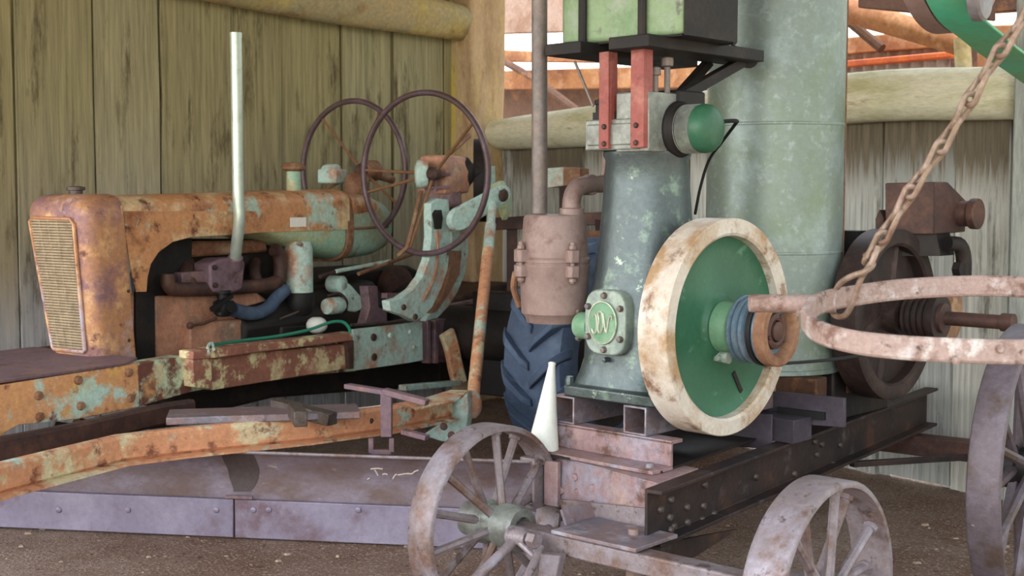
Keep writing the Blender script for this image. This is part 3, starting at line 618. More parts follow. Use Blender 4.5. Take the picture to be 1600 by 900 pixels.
for s in (-1, 1):
    m.prism([tc_+CF.U*a+CF.W*(s*.13+b)+Z*.492 for a, b in ((-.25, -.04), (.25, -.04), (.25, .04), (-.25, .04))], Z*.09)
    m.prism([tc_+CF.W*a+CF.U*(s*.15+b)+Z*.582 for a, b in ((-.27, -.05), (.27, -.05), (.27, .05), (-.27, .05))], Z*.09)
m.build('timber_stand', m_raftr2, tank, .006)
# ================================================================ rusty belt driven pump
PF = Fr(EF.p(1.31, 0, 0).to_2d(), 43.5)      # u=0 at its shaft
pz = .885; wp = WF+.105
pump = thing('water_pump', PF.p(0, .3, ZT), 'dark rusted belt-driven pump behind the hanging ring, with a boxy hopper on top', 'pump')
ks = PF.p(0, wp, pz)
m = MB(); m.ring(ks, PF.W, [(.325, -.20), (.325, -.10), (.315, -.095), (.272, -.095), (.262, -.105), (.262, -.195), (.272, -.20)], 72); m.lathe(ks, PF.W, [(.27, -.17), (.27, -.145), (.1, -.135)], 48); o = m.build('pump_flywheel', m_pump, pump)
m = MB()
for k in range(6):
    a = .3+pi*k/3; d = PF.U*cos(a)+Z*sin(a); m.tube([ks+d*.05-PF.W*.15, ks+d*.268-PF.W*.15], [.028, .02], 8)
m.lathe(ks, PF.W, [(.07, -.21), (.07, -.08), (.05, -.07)], 24); m.build('flywheel_spokes', m_pump, o)
m = MB(); pr = [(.03, -.055)]
for k in range(4):
    h = -.05+k*.024; pr += [(.082, h), (.082, h+.005), (.07, h+.012), (.082, h+.019)]
m.lathe(ks, PF.W, pr+[(.082, .05), (.086, .052), (.086, .075), (.03, .077)], 40); m.build('pump_pulley', m_pump, pump, 0, 28)
m = MB(); m.lathe(ks, PF.W, [(.055, .076), (.055, .09), (.026, .095), (.026, .30), (.033, .302), (.033, .345), (.026, .347)], 24); m.lathe(ks-PF.W*.55, PF.W, [(.026, 0), (.026, .5)], 14); m.build('pump_shaft', m_brown, pump)
m = MB(); m.lathe(PF.p(.13, wp+.0, pz), PF.W, [(.10, 0), (.11, .02), (.11, .05)], 30); m.build('end_disc', m_rusty, pump)
m = MB()
m.lathe(PF.p(0, wp-.55, pz), PF.W, [(.12, 0), (.19, .02), (.2, .1), (.2, .28), (.17, .31), (.1, .33)], 36); m.box(PF, -.22, .22, wp-.56, wp-.24, ZT, .72)
m.build('pump_body', m_dark, pump, .01)
m = MB(); m.box(PF, -.30, -.12, wp-.52, wp-.3, ZT, 1.12); m.build('gear_case', m_dark, pump, .01)
bx = [at(x, y, 4.93) for x, y in ((1383, 286), (1459, 284), (1459, 366), (1383, 366))]
m = MB(); m.prism(bx, PF.U*.12)
hx = m.build('hopper_box', m_brown, pump, .004)
A = [bx[1], bx[1]+PF.U*.12, bx[2]+PF.U*.12, bx[2]]
m = MB(); c2 = at(1497, 334, 5.0); h2 = .045
e1 = [c2+PF.U*(-.03)+Z*h2*1.1, c2+PF.U*.07+Z*h2*1.1, c2+PF.U*.07-Z*h2*1.6, c2-PF.U*.03-Z*h2*1.6]
m.loft([A, e1]); m.lathe(c2+PF.U*.02, PF.W, [(.05, -.02), (.05, .04), (.06, .045), (.06, .075)], 20); m.build('hopper_spout', m_brown, hx, .003)
m = MB(); m.prism([at(x, y, 4.95) for x, y in ((1368, 342), (1374, 328), (1381, 342), (1381, 400), (1368, 400))], PF.U*.05); m.build('hopper_lug', m_brown, hx)
m = MB(); m.prism([at(1388, 362, 4.95), at(1462, 362, 4.95), at(1470, 400, 4.95), at(1395, 400, 4.95)], PF.U*.12); m.box(PF, -.04, .06, wp-.5, wp-.25, pz+.12, 1.2); m.build('hopper_neck', m_dark, pump)
m = MB(); m.tube([at(1480, 380, 4.95), at(1500, 384, 4.98), at(1506, 410, 5.0), at(1504, 455, 5.0)], .03, 10, 4); m.lathe(at(1492, 420, 4.97), PF.W, [(.03, 0), (.03, .03)], 6); m.build('pump_outlet', m_dark, pump)
# drive belt between the two pulleys
p1 = KC+EF.W*(WF+.128); p2 = ks+PF.W*.031; ra, rb_ = .106, .082; L = (p2-p1).length; ux = (p2-p1)/L; uy = ux.cross(EF.W).normalized(); uy = uy if uy.z > 0 else -uy
off = math.asin((ra-rb_)/L); loop = []
for k in range(25): a = pi/2-off+(pi+2*off)*k/24; loop.append(p1+ux*ra*cos(a)+uy*ra*sin(a))
for k in range(1, 12): t = k/12; a = -pi/2-off+0; s_ = loop[24]; loop.append(s_+(p2+ux*rb_*cos(-pi/2+off)*1+uy*rb_*sin(-pi/2-off)-s_)*t-Z*.02*sin(pi*t))
for k in range(25): a = -pi/2+off+(pi-2*off)*k/24; loop.append(p2+ux*rb_*cos(a)+uy*rb_*sin(a))
e_ = loop[-1]
for k in range(1, 12): t = k/12; loop.append(e_+(loop[0]-e_)*t-Z*.02*sin(pi*t))
m = MB(); m.strip(loop, .016, .009, up=EF.W, closed=True)
tag(m.build('drive_belt', m_black), 'black rubber drive belt looped from the blue-grey engine pulley to the dark pump', 'belt')
# ================================================================ old road grader built on a tractor
GF = Fr((-1.575, 5.25), 33.5)
gr = thing('road_grader', GF.p(.6, -.3, 0), 'rusted orange and pale teal road grader with two steering wheels and a long blade', 'road grader')
def gp(px, py, off): return GF.pw(px, py, off)
def gpoly(pts, off): return [gp(x, y, off) for x, y in pts]
def ucoord(p): return (p-GF.o).dot(GF.U)
def slab(name, pts, off, dep, mat, parent=gr, bevel=.003, toward=-1):
    m = MB(); m.prism(gpoly(pts, off), GF.W*dep*toward); return m.build(name, mat, parent, bevel)
HO, HW = -.27, .43                         # near side of the hood, hood width
# ---- upper frame rail
slab('frame_rail', [(-160, 634), (0, 602), (216, 568), (218, 636), (120, 655), (30, 664), (8, 676), (-20, 700), (-160, 730)], 0, .09, m_frame)
slab('frame_rail', [(216.5, 568), (305, 554), (420, 537), (556, 519), (556, 580), (400, 593), (300, 612), (218, 635)], -.004, .09, m_fram2)
rl = slab('rail_plate', [(552, 515), (660, 503), (661, 563), (640, 567), (556, 579)], .012, .03, m_teal)
for x, y in ((59, 618), (121, 594), (200, 582), (61, 651), (125, 634), (203, 622)):
    b = MB(); b.bolt(gp(x, y, .0), GF.W, .018, .018); b.build('bolt', m_rusty, gr)
for x, y in ((583, 527), (609, 524), (584, 558), (646, 543), (640, 519)):
    b = MB(); b.bolt(gp(x, y, .012), GF.W, .02 if x < 600 else .014, .012); b.build('bolt', m_brown if x < 600 else m_teal, rl)
# far rail of the frame, and the deck plate at its nose
m = MB(); m.prism([gp(x, y, 0)-GF.W*.80 for x, y in ((-200, 640), (0, 602), (660, 503), (661, 563), (0, 676), (-200, 735))], -GF.W*.06); m.build('frame_rail', m_brown, gr, .003)
zd = gp(100, 585, -.005).z
m = MB(); m.prism([GF.p(-1.1, -.004, zd), GF.p(-.02, -.004, zd), GF.p(.12, -.10, zd), GF.p(.12, -.80, zd), GF.p(-1.1, -.80, zd)], Z*.012); m.build('nose_deck', m_maroon, gr, .003)
# mottled channel box bolted on the rail
o = slab('channel_box', [(330, 558), (552, 536), (552, 575), (330, 610)], .035, .05, m_mott, bevel=.004)
slab('channel_lip', [(300, 549), (330, 544), (332, 609), (304, 605), (302, 580)], .06, .07, m_mott, o)
m = MB(); m.prism(gpoly([(302, 549), (330, 545), (550, 521), (552, 532), (330, 560), (302, 562)], .075), -GF.W*.09); m.build('channel_flange', m_mott, o, .004)
slab('channel_end', [(540, 534), (553, 532), (553, 576), (546, 577), (544, 545)], .06, .06, m_brown, o)
# green garden hose lying over the channel
m = MB(); m.tube([gp(x, y, w) for x, y, w in ((325, 541, .03), (340, 538, .0), (380, 532, -.05), (430, 526, -.05), (480, 516, -.04), (515, 504, -.02), (535, 503, 0), (545, 512, .04), (547, 520, .05))], .008, 8, 5)
tag(m.build('garden_hose', m_ghose), 'thin green hose lying along the grader frame behind the rusty channel', 'hose')
m = MB(); m.tube([gp(x, y, w) for x, y, w in ((326, 552, .085), (325, 542, .05), (331, 536, .01), (334, 546, .08))], .007, 8, 3); m.build('hose_tie', m_teal, gr)
# ---- radiator shell
def shell_ring(z, u0, u1, w0, w1, rad, k=7):
    c = [(u0, w0, 180), (u0, w1, 90), (u1, w1, 0), (u1, w0, 270)]; pts = []
    for (u, w, a0), su, sw, r in ((c[0], 1, 1, rad), (c[1], 1, -1, rad), (c[2], -1, -1, .012), (c[3], -1, 1, .012)):
        for i in range(k+1):
            a = R(a0+(270-180)*0)  # placeholder
        cu, cw = u+su*r, w+sw*r
        st = {(1, 1): 180+90, (1, -1): 180, (-1, -1): 90, (-1, 1): 0}[(su, sw)]
        for i in range(k+1):
            a = R(st-90*i/k); pts.append(GF.p(cu+r*cos(a), cw+r*sin(a), z))
    return pts
ptop = gp(190, 312, HO); pbot = gp(212, 566, HO)
u_back_t, u_back_b = ucoord(ptop)+.0, ucoord(pbot)
zt = gp(190, 303, HO).z; zb = pbot.z
fl_t, fl_b = .205, .225                       # depth of shell, top and bottom
def shell_at(t, grow=0, rad=.075):           # t 0 bottom .. 1 top
    u1 = u_back_b+(u_back_t-u_back_b)*t; u0 = u1-(fl_b+(fl_t-fl_b)*t); wn = HO+.012; wf = HO-(.29+(HW-.29)*t)
    return shell_ring(zb+(zt-zb)*t, u0-grow, u1, wf-grow, wn+grow, rad)
m = MB(); rings = [shell_at(t/10) for t in range(0, 9)]
for t, g, r in ((.87, 0, .075), (.91, -.004, .076), (.945, -.013, .078), (.97, -.028, .078), (.988, -.048, .07), (1.0, -.085, .05)): rings.append(shell_at(t, g, r))
for k in range(8, 14): pass
m.loft(rings); sh = m.build('radiator_shell', m_grill, gr, 0, 45)
# grille opening: recessed core with a rim and horizontal slats
def front(t, f):                             # point on the front face; f 0 far .. 1 near
    u1 = u_back_b+(u_back_t-u_back_b)*t; u0 = u1-(fl_b+(fl_t-fl_b)*t); wn = HO+.012; wf = HO-(.29+(HW-.29)*t)
    return GF.p(u0, wf+(wn-wf)*f, zb+(zt-zb)*t)
m = MB(); e = -GF.U*.003; m.prism([front(.10, .17)+e, front(.10, .80)+e, front(.83, .80)+e, front(.85, .7)+e, front(.85, .16)+e, front(.83, .13)+e], GF.U*.002); gl = m.build('radiator_core', m_core, sh)
m = MB()
for k in range(46):
    t = .112+.735*k/45; m.bar(front(t, .15)-GF.U*.008, front(t, .80)-GF.U*.008, .006, .0075)
for f in (.28, .42, .56): m.tube([front(.10, f)-GF.U*.006, front(.86, f)-GF.U*.006], .003, 6)
tag(m.build('grille_slats', m_mesh, gl), 'tan horizontal grille slats')
m = MB(); m.tube([front(t, f)-GF.U*.006 for t, f in ((.09, .17), (.09, .80), (.1, .825), (.83, .825), (.855, .78), (.86, .18), (.84, .125), (.1, .145))], .009, 8, closed=True); m.build('grille_rim', m_grill, sh)
for x, y in ((200, 455), (201, 532)):
    b = MB(); b.bolt(gp(x, y, HO+.01), GF.W, .008, .006); b.build('bolt', m_brown, sh)
m = MB(); c = (front(1, .35)+front(1, .65))/2+GF.U*.13; m.lathe(V((c.x, c.y, zt-.01)), Z, [(.03, 0), (.03, .025), (.04, .027), (.04, .04), (.02, .044)], 16); m.build('radiator_cap', m_bolt, sh)
# ---- hood
uh0 = u_back_t-.02; uh1 = ucoord(gp(546, 300, HO)); zh0 = zt-.012; zh1 = gp(545, 296, HO).z
def hood_prof(u, z_low, t):
    zt_ = zh0+(zh1-zh0)*t; wn = HO; wf = HO-HW; r = .10; pts = []
    pts.append((wn, z_low)); 
    for i in range(8): a = R(90*i/7); pts.append((wn-r+r*cos(a), zt_-r*.62+r*.62*sin(a)))
    for i in range(8): a = R(90+90*i/7); pts.append((wf+r+r*cos(a), zt_-r*.62+r*.62*sin(a)))
    pts.append((wf, z_low))
    return [GF.p(u, w, z) for w, z in pts]
zl = gp(470, 361, HO).z
m = MB(); outer = [hood_prof(uh0+(uh1-uh0)*t, zl, t) for t in (0, .25, .5, .75, 1)]
nn_ = len(outer[0]); cc = [sum((p for p in r), V((0, 0, 0)))/nn_ for r in outer]
inner = [[p+(c-p).normalized()*.01 for p in r] for r, c in zip(outer, cc)]
rings = [o_+i_[::-1] for o_, i_ in zip(outer, inner)]
m.loft(rings); hood = m.build('hood', m_hood, gr, 0, 40)
# near side skirt with the engine arch cut out
sk = [(190, 330), (400, 330), (412, 362), (380, 366), (300, 370), (270, 378), (248, 394), (236, 412), (231, 432), (229, 456), (214, 456), (205, 420)]
slab('side_skirt', sk, HO+.002, .008, m_hood, hood, .001)
m = MB(); m.prism(gpoly([(453, 340), (478, 339.5), (478, 354), (453, 355)], HO+.004), GF.W*.002); m.build('paper_label', m_label, hood)
m = MB(); a = gp(192, 310, HO+.008); m.tube([gp(190, 322, HO+.006), gp(191, 360, HO+.006), gp(194, 410, HO+.004), gp(199, 452, HO+.004)], .006, 8); m.build('shell_beading', m_grill, sh)
# filler neck with a wide cap
fp = gp(459, 290, HO-.16); zc = gp(459, 299, HO-.16).z
m = MB(); m.lathe(V((fp.x, fp.y, zc-.02)), Z, [(.038, 0), (.036, .14), (.034, .15)], 20); fn_ = m.build('filler_neck', m_belly, gr)
m = MB(); zz = gp(459, 266, HO-.16).z; m.lathe(V((fp.x, fp.y, zz)), Z, [(.04, -.006), (.062, .006), (.064, .018), (.05, .028), (.046, .036), (.02, .04)], 24); m.build('filler_cap', m_rusty, fn_)
# ---- belly tank: yellow front part, strap, teal rounded rear part
def tank_ring(px, ptop_, pbot_, shrink=0, k=32):
    a = gp(px, ptop_, HO); b = gp(px, pbot_, HO); u = ucoord((a+b)/2); z0 = b.z; z1 = a.z; h = (z1-z0)/2*(1-shrink); zc_ = (z0+z1)/2; w = (HW/2-.005)*(1-shrink); out = []
    for i in range(k):
        t = 2*pi*i/k; n = 3.2 if shrink < .3 else 2.4
        out.append(GF.p(u, HO-HW/2+w*math.copysign(abs(cos(t))**(2/n), cos(t)), zc_+h*math.copysign(abs(sin(t))**(2/n), sin(t))))
    return out
m = MB(); m.loft([tank_ring(412, 352, 364), tank_ring(440, 335, 378), tank_ring(485, 322, 396), tank_ring(520, 316, 403), tank_ring(541, 312, 406)]); bt = m.build('belly_tank', m_belly, gr, 0, 50)
m = MB(); m.loft([tank_ring(543, 303, 407, -.01), tank_ring(543.5, 301, 409, -.03), tank_ring(553, 301, 409, -.03), tank_ring(553.5, 303, 408, -.01)]); m.build('tank_strap', m_rusty, bt)
m = MB(); m.loft([tank_ring(552, 306, 406), tank_ring(575, 306, 405), tank_ring(598, 307, 402, .02), tank_ring(614, 308, 398, .1), tank_ring(625, 312, 392, .25), tank_ring(631, 318, 384, .5), tank_ring(633, 330, 370, .8)]); rt = m.build('rear_tank', m_tealtk, gr, 0, 50)
m = MB(); m.tube([gp(553, 357, HO+.002), gp(590, 355, HO+.002), gp(606, 354, HO-.0)], .007, 8); m.build('tank_seam', m_rusty, rt)
m = MB(); m.loft([tank_ring(553, 300, 350, .0), tank_ring(590, 303, 348, .05), tank_ring(612, 310, 345, .25)]); m.build('cowl', m_hood, gr, 0, 50)
# ---- engine in the arch
ue0, ue1 = ucoord(gp(228, 450, HO-.1)), ucoord(gp(455, 450, HO-.1))
m = MB(); poly = [(241, 463), (300, 460), (340, 462), (400, 455), (420, 470), (412, 500), (400, 545), (330, 552), (245, 562)]
eb = slab('engine_block', poly, HO-.10, .26, m_pink, bevel=.012)
slab('gap_shade_plate', [(213, 456), (242, 456), (243, 562), (213, 562)], HO-.09, .02, m_dark, eb)  # dark plate added for the shaded gap in front of the block
slab('crankcase_side', [(296, 505), (360, 500), (420, 497), (424, 515), (410, 540), (330, 552), (298, 548)], HO-.06, .10, m_pink, eb, .01)
slab('engine_head', [(262, 384), (300, 374), (420, 374), (432, 392), (430, 452), (250, 466), (246, 430)], HO-.17, .2, m_dark, bevel=.01)
slab('rocker_cover', [(270, 392), (300, 377), (416, 375), (420, 394), (280, 404)], HO-.13, .2, m_rusty, bevel=.015)
m = MB(); P_ = [gp(x, y, HO-.05) for x, y in ((262, 428), (263, 445), (275, 452), (310, 452), (345, 450), (400, 447), (432, 440), (438, 425), (436, 398), (428, 390))]
m.tube(P_, .034, 14, 4); mfd = m.build('exhaust_manifold', m_dark if False else m_brown, gr)
for x in (300, 405):
    m = MB(); m.tube([gp(x, 448, HO-.06), gp(x-8, 425, HO-.10), gp(x-6, 410, HO-.16)], .03, 12, 3); m.build('manifold_runner', m_brown, mfd)
m = MB(); m.prism(gpoly([(328, 412), (345, 404), (378, 402), (384, 410), (380, 452), (364, 458), (334, 457), (329, 450)], HO-.01), -GF.W*.12); m.build('manifold_box', m_maroon, mfd, .012)
for x, y in ((335, 418), (336, 446)):
    b = MB(); b.bolt(gp(x, y, HO-.005), GF.W, .012, .014); b.build('bolt', m_brown, mfd)
m = MB(); m.prism(gpoly([(284, 426), (330, 422), (331, 442), (285, 443)], HO-.05), -GF.W*.06); m.build('manifold_web', m_maroon, mfd, .006)
# carburettor, hoses
m = MB(); c = gp(348, 478, HO-.03); m.lathe(c, Z, [(.03, -.05), (.045, -.03), (.045, .02), (.025, .03), (.025, .06), (.04, .062), (.04, .075)], 16); m.lathe(c, GF.W, [(.02, 0), (.02, .05), (.03, .052), (.03, .06)], 10); m.bar(gp(330, 484, HO), gp(362, 462, HO), .02, .02); m.ball(gp(344, 491, HO+.03), .014); m.build('carburettor', m_black, gr)
m = MB(); m.tube([gp(x, y, HO-.03) for x, y in ((364, 484), (395, 490), (418, 482), (432, 466), (446, 452))], .034, 12, 4); m.build('air_hose', m_tyre, gr)
m = MB(); m.tube([gp(296, 509, HO-.02), gp(320, 505, HO-.02), (gp(338, 497, HO-.02))], .008, 8); m.ball(gp(297, 509, HO-.01), .018, 10); m.build('throttle_rod', m_brown, gr)
m = MB(); m.tube([gp(438, 498, HO+.02), gp(466, 487, HO+.02)], .006, 6); m.build('dip_stick', m_bolt, gr)
# air cleaner: teal can on a sooty bowl
u_ = gp(467, 435, HO-.05); zt_, zb_, z3 = gp(467, 386, HO-.05).z, gp(467, 460, HO-.05).z, gp(467, 492, HO-.05).z
m = MB(); m.lathe(V((u_.x, u_.y, 0)), Z, [(.06, zb_), (.072, zb_+.01), (.072, zt_-.01), (.06, zt_+.03)], 28); ac = m.build('air_cleaner', m_teal, gr)
m = MB(); m.lathe(V((u_.x, u_.y, 0)), Z, [(.05, z3), (.07, z3+.02), (.078, z3+.06), (.078, zb_-.005), (.072, zb_+.012)], 28); m.build('oil_bowl', m_dark, ac)
# ---- pale exhaust stack
st = gp(373, 345, HO+.06); st_top = gp(372, 52, HO+.06); sb = gp(367, 410, HO-.02)
m = MB(); m.tube([sb, V(sb)*.35+V(gp(371, 368, HO+.05))*.65, gp(374, 345, HO+.06), V((st.x, st.y, st.z+.12)), V((st.x, st.y, (st.z+st_top.z)/2)), V((st.x, st.y, st_top.z-.1)), V((st.x, st.y, st_top.z))], .0275, 24, 4)
m.lathe(V((st.x, st.y, st_top.z-.02)), Z, [(.029, 0), (.029, .021), (.022, .021), (.022, .005)], 24)
tag(m.build('exhaust_stack', m_stack, gr), 'bright pale steel exhaust stack')
m = MB(); m.lathe(sb, V(gp(371, 368, HO+.05))-sb, [(.036, -.03), (.036, .03), (.03, .035)], 16); m.build('stack_collar', m_maroon, gr)
# ---- clutter between tank and frame: steering box castings, pedals, linkages
slab('clutch_housing', [(500, 440), (560, 420), (640, 415), (690, 440), (690, 520), (560, 520), (500, 525), (440, 530), (440, 500)], HO-.22, .35, m_dark, bevel=.02)
m = MB(); c = gp(620, 450, HO-.16); m.lathe(c-GF.W*.05, GF.W, [(.12, 0), (.13, .03), (.12, .08), (.06, .11)], 30); m.build('flywheel_cover', m_brown, gr)
slab('footboard_bracket', [(533, 436), (548, 444), (562, 460), (571, 470), (569, 482), (556, 488), (545, 486), (541, 465), (534, 452)], HO+.02, .03, m_teal, bevel=.008)
m = MB(); m.lathe(gp(528, 444, HO-.02), GF.W, [(.045, -.05), (.045, .03), (.03, .04)], 20); m.lathe(gp(520, 478, HO+.02)-GF.U*.05, GF.U, [(.04, 0), (.045, .02), (.045, .1), (.035, .12)], 20); m.build('starter_motor', m_teal, gr)
m = MB(); m.tube([gp(512, 462, HO+.03), gp(530, 458, HO+.05), gp(542, 470, HO+.05), gp(541, 484, HO+.04)], .006, 6, 4); m.build('oil_line', m_brown, gr)
m = MB(); m.ball(gp(495, 508, HO+.1), .055, 14, (1, 1, .8)); m.build('filter_bowl', m_white, gr)
slab('oil_pan', [(440, 510), (540, 505), (545, 535), (440, 545)], HO-.0, .2, m_dark, bevel=.01)
m = MB(); m.prism(gpoly([(574, 447), (590, 447), (592, 480), (604, 484), (606, 505), (570, 508), (578, 480)], HO+.08), -GF.W*.06); m.build('pedal_bracket', m_maroon, gr, .005)
m = MB(); m.bar(gp(600, 462, HO+.1), gp(640, 462, HO+.1), .04, .03); m.build('cross_shaft', m_maroon, gr, .003)
m = MB(); m.tube([gp(548, 508, .0), gp(600, 505, .0), gp(632, 500, 0)], .008, 6); m.build('brake_rod', m_bolt, gr)
for a, b, mt in (((525, 424), (610, 408), m_teal), ((560, 428), (650, 395), m_rusty), ((500, 432), (545, 418), m_brown)):
    m = MB(); m.tube([gp(*a, HO+.04), gp(*b, HO+.02)], .011, 8); m.build('control_rod', mt, gr)
# ---- steering wheels
def steer(cpx, cpy, Y, r, hub, name, spokes, lean=0):
    c = at(cpx, cpy, Y); ax = (GF.U*cos(R(lean))+GF.W*sin(R(lean))).normalized(); x = V((-ax.y, ax.x, 0)).normalized()*-1
    m = MB(); m.ring(c, ax, [(r+.016*cos(t), .016*sin(t)) for t in [2*pi*k/10 for k in range(10)]], 80); o = m.build(name, m_wheelr, gr)
    h = c+ax*hub
    for a in spokes:
        d = x*cos(R(a))+Z*sin(R(a)); m = MB(); m.tube([h+d*.03, c+d*r], [.009, .0075], 8); m.build('spoke', m_spoke, o)
    m = MB(); m.lathe(h-ax*.03, ax, [(.02, 0), (.035, .012), (.035, .05), (.025, .06)], 20); m.build('hub', m_brown, o)
    return o, h, ax
w1, h1, a1 = steer(551, 266, 7.2, .385, .07, 'steering_wheel', (58, 128, 205, 330, 270), 2)
w2, h2, a2 = steer(662, 271, 6.6, .412, .08, 'steering_wheel', (38, 177, 194, 256), 2)
m = MB(); m.tube([h1, h1+GF.U*.28-Z*.05], .024, 10); m.lathe(h1+GF.U*.02, GF.U, [(.05, 0), (.06, .02), (.06, .1), (.04, .12)], 20); m.build('steering_column', m_rusty, gr)
m = MB(); c = at(519, 270, 7.3); m.prism([c+GF.U*a+GF.W*b-Z*.06 for a, b in ((-.05, -.07), (.05, -.07), (.05, .07), (-.05, .07))], Z*.08); m.lathe(c-GF.W*.02-Z*.0, GF.W, [(.05, -.03), (.05, .06)], 16); m.build('steering_gear', m_teal, gr, .01)
m = MB(); c = at(558, 285, 7.2); m.lathe(c, Z, [(.07, -.12), (.07, .02), (.05, .05)], 20); m.build('gear_pedestal', m_rusty, gr)
# lift gear column behind the near wheel
c = at(682, 268, 6.85)
m = MB(); m.lathe(at(657, 272, 6.74), GF.U*.6+GF.W*.8, [(.04, -.03), (.07, -.02), (.078, .0), (.07, .04)], 30); m.build('worm_cover', m_teal, gr)
m = MB(); m.loft([[c+GF.U*u+GF.W*b*s+Z*h*s for b, h in ((-.09, -.12), (.09, -.12), (.11, 0), (.07, .085), (-.07, .085), (-.11, 0))] for u, s in ((-.05, 1), (.06, 1.02), (.18, .95))]); gb = m.build('lift_gearbox', m_pink, gr, .012)
m = MB(); m.lathe(at(716, 270, 6.98), GF.W*.6+GF.U*.8, [(.03, -.12), (.07, -.08), (.085, -.02), (.085, .05), (.05, .08), (.05, .16)], 24); m.build('clutch_drum', m_dark, gr)
m = MB(); m.prism([at(x, y, 6.80) for x, y in ((662, 290), (704, 288), (706, 322), (690, 330), (664, 330))], GF.U*.1); m.build('gear_column', m_maroon, gr, .01)
for a, b in (((669, 276), (704, 272)), ((671, 294), (704, 292)), ((681, 268), (681, 300))):
    m = MB(); m.tube([at(*a, 6.74), at(*b, 6.74)], .009, 8); m.build('gear_brace', m_maroon, gb)
m = MB(); m.tube([at(658, 298, 6.72), at(647, 345, 6.68), at(636, 386, 6.65), at(622, 400, 6.65)], .011, 8); m.build('control_rod', m_rusty, gr)
m = MB(); m.tube([at(702, 240, 6.9), at(733, 212, 7.1)], .014, 8); m.build('control_rod', m_rusty, gr)
# pale worm wheel disc with a dark edge
c = at(757, 282, 7.2); ax = (GF.U*.55+GF.W*.8).normalized()
m = MB(); m.lathe(c-ax*.05, ax, [(.19, 0), (.2, .02), (.2, .06), (.17, .075), (.08, .08), (.08, .11)], 40); m.build('worm_wheel', m_teal, gr)
m = MB(); m.ring(c-ax*.03, ax, [(.2, -.03), (.232, -.03), (.232, .04), (.2, .04)], 48); m.build('worm_rim', m_dark, gr)
m = MB(); m.prism([at(x, y, 6.95) for x, y in ((762, 290), (780, 282), (790, 300), (792, 330), (784, 345), (776, 325), (760, 320))], GF.U*.05); m.build('worm_bracket', m_belly, gr, .006)
# lift lever and link to the drawbar
def bossbar(mb, a, b, w, thk, n):
    d = (b-a).normalized(); s = d.cross(n).normalized(); pts = []
    for k in range(9): t = R(90+180*k/8); pts.append(a+d*cos(t)*w+s*sin(t)*w)
    for k in range(9): t = R(-90+180*k/8); pts.append(b+d*cos(t)*w*.8+s*sin(t)*w*.8)
    mb.prism(pts, n*thk); return mb
nrm = GF.W
m = MB(); bossbar(m, at(712, 342, 6.72), at(778, 304, 6.85), .062, .035, nrm); lv = m.build('lift_lever', m_teal, gr, .004)
m = MB(); m.bolt(at(777, 305, 6.85)+GF.W*.035, GF.W, .035, .02); m.build('lever_pin', m_brown, lv)
P0, P1 = at(770, 318, 6.80), at(738, 632, 5.75)
m = MB(); m.tube([P0, P0*.88+P1*.12], .022, 14); m.tube([P0*.88+P1*.12, P1], .028, 14); lk = m.build('lift_link', m_belly if False else m_teal, gr)
m = MB(); m.tube([P0*.74+P1*.26, P0*.02+P1*.98], .0295, 14); m.build('link_sleeve', m_draw, lk)
m = MB(); m.ball(P1, .045, 14, (1, 1, 1.5)); m.build('link_eye', m_teal, lk)
# two curved quadrant arms
def quad(name, pts, off, dep): return slab(name, pts, off, dep, m_teal, bevel=.005)
q1 = quad('quadrant_arm', [(673, 318), (684, 310), (702, 312), (704, 350), (703, 390), (700, 420), (690, 450), (676, 480), (660, 497), (648, 502), (634, 494), (610, 486), (608, 470), (625, 466), (645, 452), (660, 432), (670, 405), (674, 370)], .2, .05)
m = MB(); m.prism(gpoly([(676, 334), (680, 328), (690, 328), (692, 340), (690, 358), (680, 358)], .205), -GF.W*.01); m.build('slot', m_dark, q1)
m = MB(); m.tube([gp(682, 362, .205), gp(684, 400, .205), gp(676, 440, .205), (gp(660, 470, .205))], .008, 8, 3); m.build('arm_rib', m_pink, q1)
for x, y in ((630, 480), (648, 495)):
    b = MB(); b.bolt(gp(x, y, .2), GF.W, .016, .012); b.build('bolt', m_brown, q1)
quad('quadrant_arm', [(706, 362), (732, 356), (732, 395), (728, 425), (716, 455), (702, 478), (684, 497), (664, 502), (672, 490), (690, 470), (700, 448), (704, 420), (706, 390)], .06, .04)
slab('quadrant_web', [(705, 396), (722, 392), (718, 430), (700, 462), (682, 488), (672, 490), (690, 465), (700, 440)], .15, .09, m_rusty)
# rear end of the frame: knees, axle housing
slab('frame_knee', [(662, 500), (698, 498), (700, 540), (696, 566), (664, 566)], -.03, .08, m_maroon)
for x in (668, 680): slab('knee_rib', [(x, 500), (x+5, 500), (x+5, 568), (x, 568)], .0, .04, m_maroon)
m = MB(); m.strip([gp(x, y, .05) for x, y in ((698, 520), (706, 545), (712, 575), (718, 598))], .09, .04, up=GF.W*.3+Z*.0+GF.U*.9, sub=4); m.build('knee_strap', m_draw, gr)
m = MB(); m.bar(gp(628, 606, .05), gp(718, 598, .05), .05, .03); m.build('cross_strap', m_teal, gr, .004)
slab('axle_housing', [(690, 470), (800, 440), (806, 480), (800, 560), (700, 560)], -.25, .5, m_brown, bevel=.02)
slab('gearbox', [(560, 520), (700, 500), (800, 500), (800, 590), (560, 610)], -.35, .4, m_dark, bevel=.02)
m = MB(); m.bar(gp(700, 478, -.1), gp(812, 458, -.1), .05, .02); m.bar(gp(768, 470, -.08), gp(812, 540, -.08), .03, .02); m.build('rear_stay', m_maroon, gr, .003)
slab('axle_lug', [(706, 520), (735, 516), (738, 545), (708, 548)], -.2, .1, m_pink)
m = MB(); m.bar(at(770, 350, 7.2), at(960, 340, 7.0), .12, .07); m.build('rear_crossbar', m_brown, gr, .005)
